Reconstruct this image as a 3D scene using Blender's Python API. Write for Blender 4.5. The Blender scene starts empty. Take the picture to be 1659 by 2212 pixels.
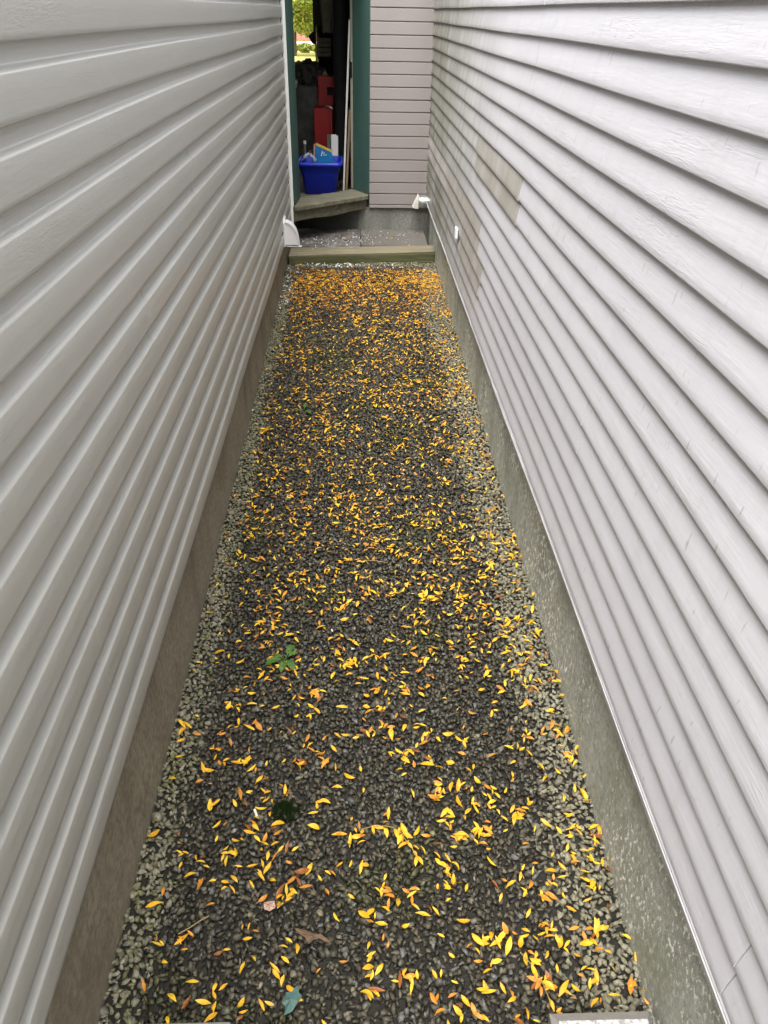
import bpy, bmesh, math, random
import numpy as np
from mathutils import Vector, Matrix, noise as mnoise
R = math.radians
rng = np.random.default_rng(7)
random.seed(7)
sc = bpy.context.scene
C = sc.collection
PI = math.pi

# ------------------------------------------------------------------ camera
cam_d = bpy.data.cameras.new("camera")
cam = bpy.data.objects.new("camera", cam_d)
C.objects.link(cam)
sc.camera = cam
cam_d.sensor_fit = 'HORIZONTAL'
cam_d.sensor_width = 36.0
cam_d.lens = 36.0 * 1661 / 1659
cam_d.clip_start = 0.05
cam_d.clip_end = 2000
EYE = 2.0
def _n(v):
    v = np.array(v, float)
    return v / np.linalg.norm(v)
_cx, _cy, _f = 829.5, 1106.0, 1661.0
_Y = _n([770 - _cx, 24 - _cy, _f])
_dyv = -((770 - _cx) * (780 - _cx) + _f * _f) / (24 - _cy)
_Z = -_n([780 - _cx, _dyv, _f])
_X = np.cross(_Y, _Z)
ROT = np.array([_X, _Y, _Z])
mw = Matrix.Identity(4)
for i in range(3):
    mw[i][0], mw[i][1], mw[i][2] = ROT[i][0], -ROT[i][1], -ROT[i][2]
mw[2][3] = EYE
cam.matrix_world = mw

# ------------------------------------------------------------------ sky, sun, exposure
SUN_EL, SUN_AZ = R(66), R(207)          # azimuth measured from +Y clockwise
w = bpy.data.worlds.new("World"); sc.world = w; w.use_nodes = True
nt = w.node_tree
for n_ in list(nt.nodes): nt.nodes.remove(n_)
out = nt.nodes.new('ShaderNodeOutputWorld')
bg = nt.nodes.new('ShaderNodeBackground')
sky = nt.nodes.new('ShaderNodeTexSky')
sky.sky_type = 'NISHITA'; sky.sun_disc = False
sky.sun_elevation = SUN_EL; sky.sun_rotation = SUN_AZ
sky.air_density = 1.0; sky.dust_density = 4.0; sky.ozone_density = 1.0
hs = nt.nodes.new('ShaderNodeHueSaturation')      # overcast: a nearly white sky
hs.inputs['Saturation'].default_value = 0.16
nt.links.new(sky.outputs[0], hs.inputs['Color'])
nt.links.new(hs.outputs[0], bg.inputs['Color'])
bg.inputs['Strength'].default_value = 0.15
nt.links.new(bg.outputs[0], out.inputs['Surface'])
sl = bpy.data.lights.new("sun", 'SUN')
sl.energy = 1.5; sl.angle = R(50); sl.color = (1.0, 0.965, 0.91)
so = bpy.data.objects.new("sun", sl); C.objects.link(so)
sd = Vector((math.sin(SUN_AZ) * math.cos(SUN_EL), math.cos(SUN_AZ) * math.cos(SUN_EL), math.sin(SUN_EL)))
so.rotation_euler = sd.to_track_quat('Z', 'Y').to_euler()
so.location = (0, 0, 12)
sc.view_settings.view_transform = 'Standard'
sc.view_settings.look = 'None'
sc.view_settings.gamma = 1.0
sc.view_settings.exposure = 1.8
sc.render.engine = 'CYCLES'
sc.cycles.use_denoising = True
sc.cycles.max_bounces = 8
sc.cycles.diffuse_bounces = 6
sc.cycles.glossy_bounces = 3

# ------------------------------------------------------------------ material helpers
class NT:
    def __init__(s, name):
        s.m = bpy.data.materials.new(name); s.m.use_nodes = True
        s.t = s.m.node_tree; s.b = s.t.nodes['Principled BSDF']
    def add(s, typ, **kw):
        n = s.t.nodes.new(typ)
        for k, v in kw.items(): setattr(n, k, v)
        return n
    def link(s, a, b): s.t.links.new(a, b)
    def coord(s, scale=(1, 1, 1), loc=(0, 0, 0)):
        tc = s.add('ShaderNodeTexCoord'); mp = s.add('ShaderNodeMapping')
        mp.inputs['Scale'].default_value = scale
        mp.inputs['Location'].default_value = loc
        s.link(tc.outputs['Object'], mp.inputs['Vector'])
        return mp.outputs[0]
    def noise(s, scale, detail=4, rough=0.55, dist=0.0, sc3=(1, 1, 1), loc=(0, 0, 0)):
        n = s.add('ShaderNodeTexNoise')
        n.inputs['Scale'].default_value = scale; n.inputs['Detail'].default_value = detail
        n.inputs['Roughness'].default_value = rough; n.inputs['Distortion'].default_value = dist
        s.link(s.coord(sc3, loc), n.inputs['Vector'])
        return n.outputs['Fac']
    def ramp(s, fac, stops, interp='LINEAR'):
        r = s.add('ShaderNodeValToRGB'); r.color_ramp.interpolation = interp
        e = r.color_ramp.elements
        while len(e) < len(stops): e.new(0.5)
        for el, (p, c) in zip(e, stops):
            el.position = p
            el.color = (c, c, c, 1) if not hasattr(c, '__len__') else (*c[:3], 1)
        s.link(fac, r.inputs['Fac'])
        return r.outputs['Color']
    def mix(s, fac, a, b, mode='MIX'):
        n = s.add('ShaderNodeMix', data_type='RGBA', blend_type=mode)
        for i, v in ((0, fac), (6, a), (7, b)):
            if hasattr(v, 'node'): s.link(v, n.inputs[i])
            elif hasattr(v, '__len__'): n.inputs[i].default_value = (*v[:3], 1)
            else: n.inputs[i].default_value = v
        return n.outputs[2]
    def math(s, op, a, b=0.0):
        n = s.add('ShaderNodeMath', operation=op)
        for i, v in enumerate((a, b)):
            if hasattr(v, 'node'): s.link(v, n.inputs[i])
            else: n.inputs[i].default_value = v
        return n.outputs[0]
    def bump(s, h, strength=0.3, dist=0.002, prev=None):
        n = s.add('ShaderNodeBump')
        n.inputs['Strength'].default_value = strength; n.inputs['Distance'].default_value = dist
        s.link(h, n.inputs['Height'])
        if prev is not None: s.link(prev, n.inputs['Normal'])
        return n.outputs[0]
    def done(s, col=None, rough=0.6, nrm=None, metal=0.0, spec=0.4):
        if col is not None:
            if hasattr(col, 'node'): s.link(col, s.b.inputs['Base Color'])
            else: s.b.inputs['Base Color'].default_value = (*col[:3], 1)
        if hasattr(rough, 'node'): s.link(rough, s.b.inputs['Roughness'])
        else: s.b.inputs['Roughness'].default_value = rough
        s.b.inputs['Metallic'].default_value = metal
        s.b.inputs['Specular IOR Level'].default_value = spec
        if nrm is not None: s.link(nrm, s.b.inputs['Normal'])
        return s.m

def simple(name, col, rough=0.6, var=0.25, scale=8, metal=0.0, spec=0.4, bump=0.15, sc3=(1, 1, 1), bscale=60, bdist=0.003):
    k = NT(name)
    a = tuple(c * (1 - var) for c in col); b = tuple(min(1, c * (1 + var)) for c in col)
    c = k.ramp(k.noise(scale, 5, sc3=sc3), [(0.3, a), (0.7, b)])
    nb = k.bump(k.noise(bscale, 3, sc3=sc3), bump, bdist) if bump else None
    return k.done(c, rough, nb, metal, spec)

# vinyl siding of the left wall: grey taupe, fine wood grain pressed in
k = NT("vinyl_siding")
c0 = k.mix(k.noise(1.3, 5), (0.370, 0.366, 0.335), (0.410, 0.406, 0.374))
c0 = k.mix(k.ramp(k.noise(3.0, 6, 0.7, sc3=(1, 1, 0.25)), [(0.55, 0.0), (0.8, 0.35)]), c0, (0.32, 0.305, 0.27))
b1 = k.bump(k.noise(1.0, 5, 0.6, 0.6, sc3=(1, 10, 120)), 0.35, 0.0018)
msk = k.ramp(k.noise(2.3, 2, sc3=(1, 1, 3.5), loc=(0, 2, 1)), [(0.50, 0.0), (0.64, 1.0)])
rip = k.math('MULTIPLY', k.noise(1.0, 2, 0.5, 1.8, sc3=(1, 22, 150)), msk)
b2 = k.bump(rip, 0.4, 0.003, b1)
M_VINYL = k.done(c0, 0.33, b2, spec=0.6)

# painted lap siding of the right wall: pale lavender grey, weathered, algae at the far end
k = NT("lap_siding")
geo = k.add('ShaderNodeNewGeometry')
sep = k.add('ShaderNodeSeparateXYZ'); k.link(geo.outputs['Position'], sep.inputs[0])
c0 = k.mix(k.noise(1.7, 5), (0.535, 0.525, 0.56), (0.60, 0.59, 0.62))
c0 = k.mix(k.ramp(k.noise(5.0, 6, 0.7, sc3=(1, 2.6, 0.5)), [(0.50, 0.0), (0.80, 0.35)]), c0, (0.45, 0.44, 0.445))
# short dark scuffs
sc_ = k.ramp(k.noise(1.0, 1, 0.4, sc3=(1, 70, 17)), [(0.705, 0.0), (0.74, 1.0)])
sc_ = k.math('MULTIPLY', sc_, k.ramp(k.noise(3.0, 1, loc=(3, 0, 0)), [(0.42, 0.0), (0.55, 0.6)]))
c0 = k.mix(sc_, c0, (0.30, 0.29, 0.29))
far = k.add('ShaderNodeMapRange'); far.inputs[1].default_value = 4.0; far.inputs[2].default_value = 7.2
k.link(sep.outputs['Y'], far.inputs[0])
alg = k.math('MULTIPLY', far.outputs[0], k.ramp(k.noise(1.2, 5, 0.6, sc3=(1, 1.2, 1.4), loc=(0, 1, 4)), [(0.30, 0.45), (0.66, 0.95)]))
c0 = k.mix(alg, c0, (0.205, 0.205, 0.135))
gr = k.math('MULTIPLY', far.outputs[0], k.ramp(k.noise(4, 5, 0.7, sc3=(1, 2.5, 0.5), loc=(0, 5, 2)), [(0.36, 0.0), (0.64, 0.85)]))
c0 = k.mix(gr, c0, (0.115, 0.11, 0.085))
b1 = k.bump(k.noise(1.0, 5, 0.6, 0.5, sc3=(1, 9, 110)), 0.4, 0.0018)
msk = k.ramp(k.noise(2.0, 2, sc3=(1, 1, 4.5), loc=(0, 7, 1)), [(0.50, 0.0), (0.62, 1.0)])
rip = k.math('MULTIPLY', k.noise(1.0, 2, 0.5, 2.0, sc3=(1, 11, 130)), msk)
b2 = k.bump(rip, 0.32, 0.003, b1)
b3 = k.bump(k.noise(4.0, 2, sc3=(1, 0.8, 1.5)), 0.1, 0.01, b2)
M_LAP = k.done(c0, 0.5, b3, spec=0.4)

k = NT("brown_siding")
c0 = k.mix(k.noise(3, 5), (0.30, 0.275, 0.24), (0.38, 0.355, 0.32))
c0 = k.mix(k.ramp(k.noise(6, 6, 0.7, sc3=(1, 2.5, 0.6)), [(0.5, 0.0), (0.75, 0.6)]), c0, (0.22, 0.21, 0.165))
c0 = k.mix(k.ramp(k.noise(2.6, 5, 0.65, sc3=(1, 1.3, 0.7), loc=(0, 3, 0)), [(0.42, 0.0), (0.66, 0.75)]), c0, (0.47, 0.455, 0.45))
M_BROWN = k.done(c0, 0.55, k.bump(k.noise(1.0, 4, sc3=(1, 12, 230)), 0.25, 0.0011))

k = NT("board_siding")
c0 = k.mix(k.noise(2.5, 6), (0.245, 0.220, 0.212), (0.295, 0.266, 0.257))
c0 = k.mix(k.ramp(k.noise(26, 4, 0.7), [(0.62, 0.0), (0.8, 0.35)]), c0, (0.27, 0.24, 0.235))
M_BACK = k.done(c0, 0.7, k.bump(k.noise(90, 4), 0.3, 0.002))

def concrete(name, a, b, dark, flecks=None, moss=None):
    k = NT(name)
    c = k.mix(k.noise(2.2, 6, 0.65), a, b)
    c = k.mix(1.0, c, k.ramp(k.noise(48, 8, 0.78), [(0.30, 0.50), (0.70, 1.40)]), 'MULTIPLY')
    c = k.mix(k.ramp(k.noise(5, 6, 0.7, sc3=(1, 1, 0.35)), [(0.45, 0.0), (0.75, 0.75)]), c, dark)
    if moss: c = k.mix(k.ramp(k.noise(3.5, 5, 0.7, loc=(4, 1, 0)), [(0.5, 0.0), (0.75, 0.55)]), c, moss)
    if flecks:
        f1 = k.ramp(k.noise(75, 5, 0.7, sc3=(1, 0.9, 0.6)), [(0.55, 0.0), (0.60, 1.0)])
        f2 = k.ramp(k.noise(2.1, 4, 0.6, loc=(0, 1.35, 0.2)), [(0.42, 0.0), (0.55, 1.0)])
        c = k.mix(k.math('MULTIPLY', f1, f2), c, flecks)
    n1 = k.bump(k.noise(30, 7, 0.75, sc3=(1, 1, 0.5)), 0.7, 0.010)
    n2 = k.bump(k.noise(180, 3), 0.35, 0.002, n1)
    return k.done(c, 0.85, n2, spec=0.25)
M_CONC_L = concrete("brown_concrete", (0.225, 0.198, 0.145), (0.33, 0.295, 0.22), (0.15, 0.126, 0.086), moss=(0.12, 0.115, 0.06))
M_CONC_R = concrete("green_concrete", (0.31, 0.315, 0.262), (0.47, 0.475, 0.415), (0.185, 0.182, 0.135), (0.85, 0.88, 0.80), (0.21, 0.225, 0.14))
M_CONC_B = concrete("grey_concrete", (0.20, 0.205, 0.18), (0.29, 0.295, 0.265), (0.12, 0.12, 0.10))

M_WHITE = simple("white_plastic", (0.78, 0.78, 0.80), 0.4, 0.04, 3, bump=0.05)
M_TRIM = simple("white_trim", (0.80, 0.81, 0.79), 0.45, 0.06, 6, bump=0.05)
M_FLASH = simple("pale_flashing", (0.46, 0.44, 0.43), 0.4, 0.2, 9, bump=0.1)
M_FLASH_D = simple("grey_flashing", (0.33, 0.325, 0.335), 0.5, 0.25, 5, bump=0.1)
M_GREEN = simple("green_paint", (0.048, 0.105, 0.090), 0.55, 0.22, 5, sc3=(1, 1, 0.2), bump=0.2, bscale=40)
M_RAW = simple("bare_wood_edge", (0.42, 0.40, 0.31), 0.8, 0.2, 12, sc3=(1, 1, 0.2))
M_DARKHOLE = simple("dark_metal", (0.012, 0.018, 0.016), 0.5, 0.3, 12)
k = NT("weathered_wood")
c0 = k.ramp(k.noise(2.0, 7, 0.65, 0.6, sc3=(2.0, 14, 14)), [(0.3, (0.085, 0.080, 0.055)), (0.55, (0.150, 0.142, 0.103)), (0.75, (0.235, 0.222, 0.165))])
M_WOOD = k.done(c0, 0.85, k.bump(k.noise(2.5, 6, 0.7, 0.5, sc3=(2, 30, 30)), 0.5, 0.004), spec=0.2)
k = NT("mossy_timber")
c0 = k.ramp(k.noise(2.4, 7, 0.65, 0.5, sc3=(1, 10, 10)), [(0.3, (0.060, 0.064, 0.028)), (0.55, (0.105, 0.108, 0.052)), (0.78, (0.19, 0.18, 0.105))])
M_TIMBER = k.done(c0, 0.85, k.bump(k.noise(3, 6, 0.7, 0.5, sc3=(1.5, 26, 26)), 0.5, 0.004), spec=0.2)
k = NT("worn_timber_top")
c0 = k.ramp(k.noise(2.6, 7, 0.7, 0.5, sc3=(1, 8, 8)), [(0.3, (0.13, 0.115, 0.075)), (0.55, (0.21, 0.185, 0.125)), (0.78, (0.33, 0.30, 0.20))])
M_TIMBER_TOP = k.done(c0, 0.85, k.bump(k.noise(3, 6, 0.7, 0.5, sc3=(1.5, 26, 26)), 0.5, 0.004), spec=0.2)
k = NT("paving")
c0 = k.mix(k.noise(6, 6, 0.7), (0.10, 0.093, 0.082), (0.16, 0.15, 0.135))
c0 = k.mix(k.ramp(k.noise(3, 5, 0.7, loc=(1, 2, 0)), [(0.5, 0), (0.7, 0.7)]), c0, (0.10, 0.085, 0.07))
M_PAVE = k.done(c0, 0.9, k.bump(k.noise(80, 4), 0.4, 0.003), spec=0.2)
k = NT("paving_chalky")
c0 = k.mix(k.ramp(k.noise(9, 7, 0.75), [(0.42, 0), (0.68, 1)]), (0.085, 0.075, 0.066), (0.21, 0.20, 0.195))
M_PAVE2 = k.done(c0, 0.9, k.bump(k.noise(70, 4), 0.5, 0.004), spec=0.2)
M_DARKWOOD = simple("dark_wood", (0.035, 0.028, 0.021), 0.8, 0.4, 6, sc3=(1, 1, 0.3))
M_FLOOR = simple("shed_floor", (0.11, 0.09, 0.065), 0.8, 0.3, 6)
k = NT("galvanised_metal")
M_GALV = k.done(k.mix(k.noise(14, 4), (0.55, 0.56, 0.56), (0.75, 0.76, 0.76)), 0.28, k.bump(k.noise(22, 3), 0.35, 0.01), metal=0.9)
M_CREAM = simple("cream_metal", (0.66, 0.64, 0.56), 0.5, 0.15, 12)
M_BLUE = simple("blue_plastic", (0.004, 0.022, 0.40), 0.42, 0.14, 7, bump=0.1)
M_RED = simple("red_paint", (0.36, 0.012, 0.012), 0.45, 0.12, 4, bump=0.05)
M_BLACK = simple("black_cloth", (0.010, 0.010, 0.011), 0.85, 0.4, 14)
M_GREYCLOTH = simple("grey_cloth", (0.10, 0.10, 0.09), 0.85, 0.3, 9, bump=0.4, bscale=30, bdist=0.01)
M_SHAG = simple("dark_shaggy_plastic", (0.045, 0.043, 0.040), 0.6, 0.5, 18, bump=0.6, bscale=40, bdist=0.015)
M_CANVAS = simple("pale_canvas", (0.20, 0.20, 0.155), 0.85, 0.2, 6, bump=0.3)
M_CARD = simple("brown_card", (0.16, 0.145, 0.10), 0.85, 0.2, 9)
M_BOARDW = simple("white_board", (0.60, 0.60, 0.58), 0.6, 0.15, 12)
M_BOARDB = simple("brown_board", (0.20, 0.135, 0.07), 0.75, 0.25, 10, sc3=(1, 1, 0.2))
M_CARTON = simple("white_carton", (0.68, 0.68, 0.66), 0.5, 0.06, 10)
M_PACK = simple("blue_packet", (0.010, 0.17, 0.42), 0.4, 0.1, 10)
M_PACKY = simple("yellow_edge", (0.62, 0.42, 0.06), 0.5, 0.15, 20)
M_PACKR = simple("pink_print", (0.55, 0.22, 0.22), 0.5, 0.5, 60)
M_BAG = simple("clear_bag", (0.32, 0.36, 0.46), 0.35, 0.15, 20, bump=0.5, bscale=30, bdist=0.01)
M_GLASS = simple("bottle_grey", (0.16, 0.16, 0.16), 0.25, 0.3, 20)

# ------------------------------------------------------------------ mesh helpers
class MB:
    """collects vertices (world coordinates) and faces of ONE mesh"""
    def __init__(s): s.v = []; s.f = []; s.sm = []
    def face(s, pts, smooth=False):
        i = len(s.v); s.v += [tuple(p) for p in pts]; s.f.append(list(range(i, i + len(pts)))); s.sm.append(smooth)
    def poly(s, vs, fs, smooth=False):
        i = len(s.v); s.v += [tuple(p) for p in vs]
        for f in fs: s.f.append([i + j for j in f]); s.sm.append(smooth)
    def box(s, lo, hi, rot=0.0, piv=None, tilt=None):
        x0, y0, z0 = lo; x1, y1, z1 = hi
        vs = [(x0, y0, z0), (x1, y0, z0), (x1, y1, z0), (x0, y1, z0), (x0, y0, z1), (x1, y0, z1), (x1, y1, z1), (x0, y1, z1)]
        if rot:
            p = piv or ((x0 + x1) / 2, (y0 + y1) / 2); cs, sn = math.cos(rot), math.sin(rot)
            vs = [(p[0] + (x - p[0]) * cs - (y - p[1]) * sn, p[1] + (x - p[0]) * sn + (y - p[1]) * cs, z) for x, y, z in vs]
        if tilt:      # shear the top by (dx, dy)
            vs = [(x + tilt[0] * (z - z0) / (z1 - z0), y + tilt[1] * (z - z0) / (z1 - z0), z) for x, y, z in vs]
        s.poly(vs, [(0, 3, 2, 1), (4, 5, 6, 7), (0, 1, 5, 4), (1, 2, 6, 5), (2, 3, 7, 6), (3, 0, 4, 7)])
        return s
    def prism(s, poly, axis, a, b, smooth=False):
        """2-D polygon extruded along axis 'x','y','z' from a to b"""
        def P(p, t):
            return {'x': (t, p[0], p[1]), 'y': (p[0], t, p[1]), 'z': (p[0], p[1], t)}[axis]
        n = len(poly); vs = [P(p, a) for p in poly] + [P(p, b) for p in poly]
        s.poly(vs, [list(range(n))[::-1], list(range(n, 2 * n))])
        s.poly(vs, [(i, (i + 1) % n, n + (i + 1) % n, n + i) for i in range(n)], smooth)
        return s
    def grid(s, rows, smooth=True, close=False):
        n = len(rows[0]); vs = [p for r in rows for p in r]; fs = []
        for i in range(len(rows) - 1):
            for j in range(n if close else n - 1):
                k2 = (j + 1) % n
                fs.append((i * n + j, i * n + k2, (i + 1) * n + k2, (i + 1) * n + j))
        s.poly(vs, fs, smooth)
        return s
    def tube(s, pts, rad, n=8, cap=True):
        pts = [Vector(p) for p in pts]
        rad = rad if hasattr(rad, '__len__') else [rad] * len(pts)
        rows = []
        for i, p in enumerate(pts):
            d = (pts[min(i + 1, len(pts) - 1)] - pts[max(i - 1, 0)]).normalized()
            up = Vector((0, 0, 1)) if abs(d.z) < 0.9 else Vector((1, 0, 0))
            a = d.cross(up).normalized(); b = d.cross(a)
            rows.append([tuple(p + rad[i] * (math.cos(t) * a + math.sin(t) * b)) for t in [2 * PI * j / n for j in range(n)]])
        s.grid(rows, True, True)
        if cap:
            s.face(rows[0]); s.face(rows[-1][::-1])
        return s

def root_loc(p):
    while p.parent: p = p.parent
    return Vector(p.location)
def obj(name, mb, mat, parent=None, loc=None, bevel=0.0, seg=2, fix=True):
    o_ = root_loc(parent) if parent else Vector(loc or (0, 0, 0))
    me = bpy.data.meshes.new(name)
    me.from_pydata([tuple(Vector(v) - o_) for v in mb.v], [], mb.f)
    me.polygons.foreach_set('use_smooth', mb.sm)
    if bevel or fix:
        bm = bmesh.new(); bm.from_mesh(me)
        if bevel:
            bmesh.ops.remove_doubles(bm, verts=bm.verts, dist=1e-5)
            ed = [e for e in bm.edges if len(e.link_faces) == 2 and e.calc_face_angle(0) > R(35)]
            bmesh.ops.bevel(bm, geom=ed, offset=bevel, segments=seg, affect='EDGES', profile=0.5, clamp_overlap=True)
        bmesh.ops.recalc_face_normals(bm, faces=bm.faces)
        bm.to_mesh(me); bm.free()
    me.materials.append(mat)
    o = bpy.data.objects.new(name, me); C.objects.link(o)
    if parent: o.parent = parent
    else: o.location = o_
    return o
def thing(name, label, cat, loc, group=None):
    o = bpy.data.objects.new(name, None); C.objects.link(o); o.location = loc
    o.empty_display_size = 0.05
    return tag(o, label, cat, group)
def tag(o, label=None, cat=None, group=None, kind=None):
    if label: o['label'] = label
    if cat: o['category'] = cat
    if group: o['group'] = group
    if kind: o['kind'] = kind
    return o
def smooth01(t):
    t = min(1, max(0, t)); return t * t * (3 - 2 * t)
def lerp(a, b, t): return a + (b - a) * t

# ------------------------------------------------------------------ lie of the alley
def fl(y): return -0.615 - 0.004 * max(0.0, min(y, 7.5) - 0.85)     # face of the left foundation
def fr(y): return 0.699 + 0.0032 * max(0.0, min(y, 7.5) - 0.85)     # face of the right foundation
def gz(x, y):
    t = (x + 0.63) / 1.34
    zl = 0.055 * smooth01((y - 3.5) / 3.5)
    zr = 0.085 * (1 - math.exp(-max(y - 0.85, 0) / 1.6))
    b = 0.006 * math.sin(3.1 * y + 2 * x) + 0.005 * math.sin(7.3 * x + 1.7 * y)
    return lerp(zl, zr, min(1, max(0, t))) + b

# ground: one sheet to the horizon, finer soil bed in the alley
k = NT("lawn_ground")
c0 = k.mix(k.noise(0.35, 6, 0.7), (0.26, 0.25, 0.07), (0.36, 0.33, 0.10))
c0 = k.mix(k.ramp(k.noise(9, 5, 0.8), [(0.4, 0), (0.7, 0.6)]), c0, (0.40, 0.35, 0.12))
M_LAWN = k.done(c0, 0.95, k.bump(k.noise(40, 4), 0.6, 0.03), spec=0.1)
mb = MB()
N = 24
gp = [-900 + 1800 * i / N for i in range(N + 1)]
mb.grid([[(x, y, -0.06) for x in gp] for y in gp], False)
tag(obj("ground", mb, M_LAWN, fix=False), kind='structure')
k = NT("wet_soil")
M_SOIL = k.done(k.mix(k.noise(30, 5), (0.012, 0.011, 0.008), (0.030, 0.027, 0.020)), 0.8, k.bump(k.noise(160, 4), 0.7, 0.006))
mb = MB()
mb.grid([[(lerp(fl(y) - 0.05, fr(y) + 0.05, i / 14), y, gz(lerp(-0.62, 0.70, i / 14), y) - 0.012) for i in range(15)]
         for y in [-1.3 + 0.1 * j for j in range(85)]])
tag(obj("path", mb, M_SOIL, fix=False), kind='structure')

# ------------------------------------------------------------------ LEFT HOUSE
YN = -1.6                       # near ends of both walls
WALL_TOP = 2.75
L = thing("house", "house on the left with grey taupe vinyl siding over a brown concrete foundation", "house", (-0.6, 3.0, 0))
LZ0, LP, LX = 0.372, 0.1212, -0.600
prof = [(0.000, -0.0085), (-0.012, -0.002), (0.02, 0.0005), (0.10, 0.0008), (0.35, 0.0004), (0.600, 0.0), (0.618, -0.0006), (0.632, -0.0022), (0.650, -0.0054),
        (0.672, -0.0098), (0.690, -0.0130), (0.706, -0.0150), (0.730, -0.0164), (0.80, -0.0170), (0.90, -0.0174), (1.03, -0.0174)]
def lwave(y, z):
    a = smooth01((y - 4.0) / 2.2)
    return (0.0012 * math.sin(2.3 * y + 3 * z) + a * (0.0013 * math.sin(2.9 * y + 1.5 * z + 0.5) + 0.0014 * math.sin(5.1 * y - 2.2 * z)),
            0.0015 * math.sin(1.7 * y + 5 * z) + a * (0.0020 * math.sin(2.7 * y + 0.8 * z + 1.0) + 0.0012 * math.sin(5.0 * y + z)))
mb = MB()
lseams = {13: [5.34], 12: [5.34], 11: [4.01, 0.1], 10: [4.01, 0.1], 9: [3.10, 6.0], 8: [3.10, 6.0], 7: [2.22, 5.5], 6: [2.22, 5.5],
          5: [4.7, 0.4], 4: [4.7, 0.4], 3: [1.365, 5.0], 2: [1.365, 5.0], 1: [3.55, 0.2], 0: [3.55, 0.2]}
for kx in range(19):
    seams = sorted(lseams.get(kx, [2.9 + 1.3 * ((kx // 2) % 3)]))
    ends = [YN] + seams + [7.425]
    for si in range(len(ends) - 1):
        a, b = ends[si], ends[si + 1]
        off = 0.0011 * (si % 2)
        a2 = a - (0.02 if si else 0)
        n = max(2, int((b - a2) / 0.06))
        rows = []
        for fz, dx in prof:
            r = []
            for j in range(n + 1):
                y = lerp(a2, b, j / n); z = LZ0 + LP * (kx + fz)
                wx, wz = lwave(y, z)
                r.append((LX + dx + off + wx, y, z + wz))
            rows.append(r)
        mb.grid(rows, True)
        for e, yy in ((0, a2), (n, b)):        # the little cut edge of each panel
            mb.grid([[r[e] for r in rows], [(r[e][0] - 0.004, r[e][1], r[e][2]) for r in rows]], False)
obj("siding", mb, M_VINYL, L, fix=False)
mb = MB()
for y0, y1 in ((YN, 2.0), (2.0, 5.0), (5.0, 7.5), (7.5, 8.05)):
    pass
ys = [YN + (8.75 - YN) * j / 44 for j in range(45)]
def fsec(y, sgn):
    x = fl(y) if sgn < 0 else fr(y)
    return [(x, y, 0.50), (x, y, 0.36), (x, y, 0.16), (x - sgn * 0.004, y, 0.05), (x - sgn * 0.006, y, -0.15)]
mb.grid([fsec(y, -1) for y in ys], False)
mb.box((-0.98, YN + 0.01, -0.15), (-0.66, 8.04, 0.49))
obj("foundation", mb, M_CONC_L, L)
mb = MB()
mb.box((-5.5, YN, -0.1), (-0.665, 8.04, WALL_TOP))
obj("wall", mb, M_DARKWOOD, L)
mb = MB(); mb.box((-0.612, 7.427, 0.335), (-0.584, 7.452, 0.492)); mb.box((-0.612, 7.427, 0.494), (-0.577, 7.442, WALL_TOP))
obj("corner_trim", mb, M_TRIM, L, bevel=0.003)
mb = MB()
mb.prism([(-0.58, 2.70), (-0.58, 2.80), (-3.1, 3.6), (-5.7, 2.80), (-5.7, 2.70)], 'y', YN - 0.2, 7.42)
obj("roof", mb, M_FLASH_D, L)
# white dryer hood
hy0, hy1 = 6.55, 6.70
hood = MB()
arc = [(-0.596, 0.366)] + [(-0.596 + 0.112 * math.cos(t) ** 0.9 if math.cos(t) > 0 else -0.596, 0.366 + 0.178 * math.sin(t)) for t in [PI / 2 * i / 12 for i in range(13)]]
hood.prism([(x, z) for x, z in arc], 'y', hy0 + 0.012, hy1 - 0.012)
h = obj("vent_hood", hood, M_WHITE, L, bevel=0.004)
rim = MB()
arc2 = [(-0.590 + 0.116 * math.cos(t), 0.366 + 0.184 * math.sin(t)) for t in [PI / 2 * i / 12 for i in range(13)]]
rr = [[(x, hy0 + 0.004, z) for x, z in arc2], [(x, hy0 + 0.020, z) for x, z in arc2], [(x - 0.008, hy0 + 0.020, z - 0.006) for x, z in arc2], [(x - 0.008, hy0 + 0.004, z - 0.006) for x, z in arc2]]
rim.grid(rr + [rr[0]], False)
obj("rim", rim, M_WHITE, h)
fg = MB()
fg.prism([(hy0 - 0.012, 0.358), (hy1 + 0.012, 0.358), (hy1 + 0.012, 0.545), (hy1 - 0.03, 0.578), (hy0 + 0.03, 0.578), (hy0 - 0.012, 0.545)], 'x', -0.604, -0.588)
obj("flange", fg, M_WHITE, h, bevel=0.003)
fp = MB(); fp.box((-0.582, hy0 + 0.016, 0.352), (-0.486, hy1 - 0.016, 0.3585)); fp.box((-0.489, hy0 + 0.01, 0.352), (-0.470, hy0 + 0.05, 0.357), tilt=(0.01, 0))
obj("flap", fp, M_WHITE, h)

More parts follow.
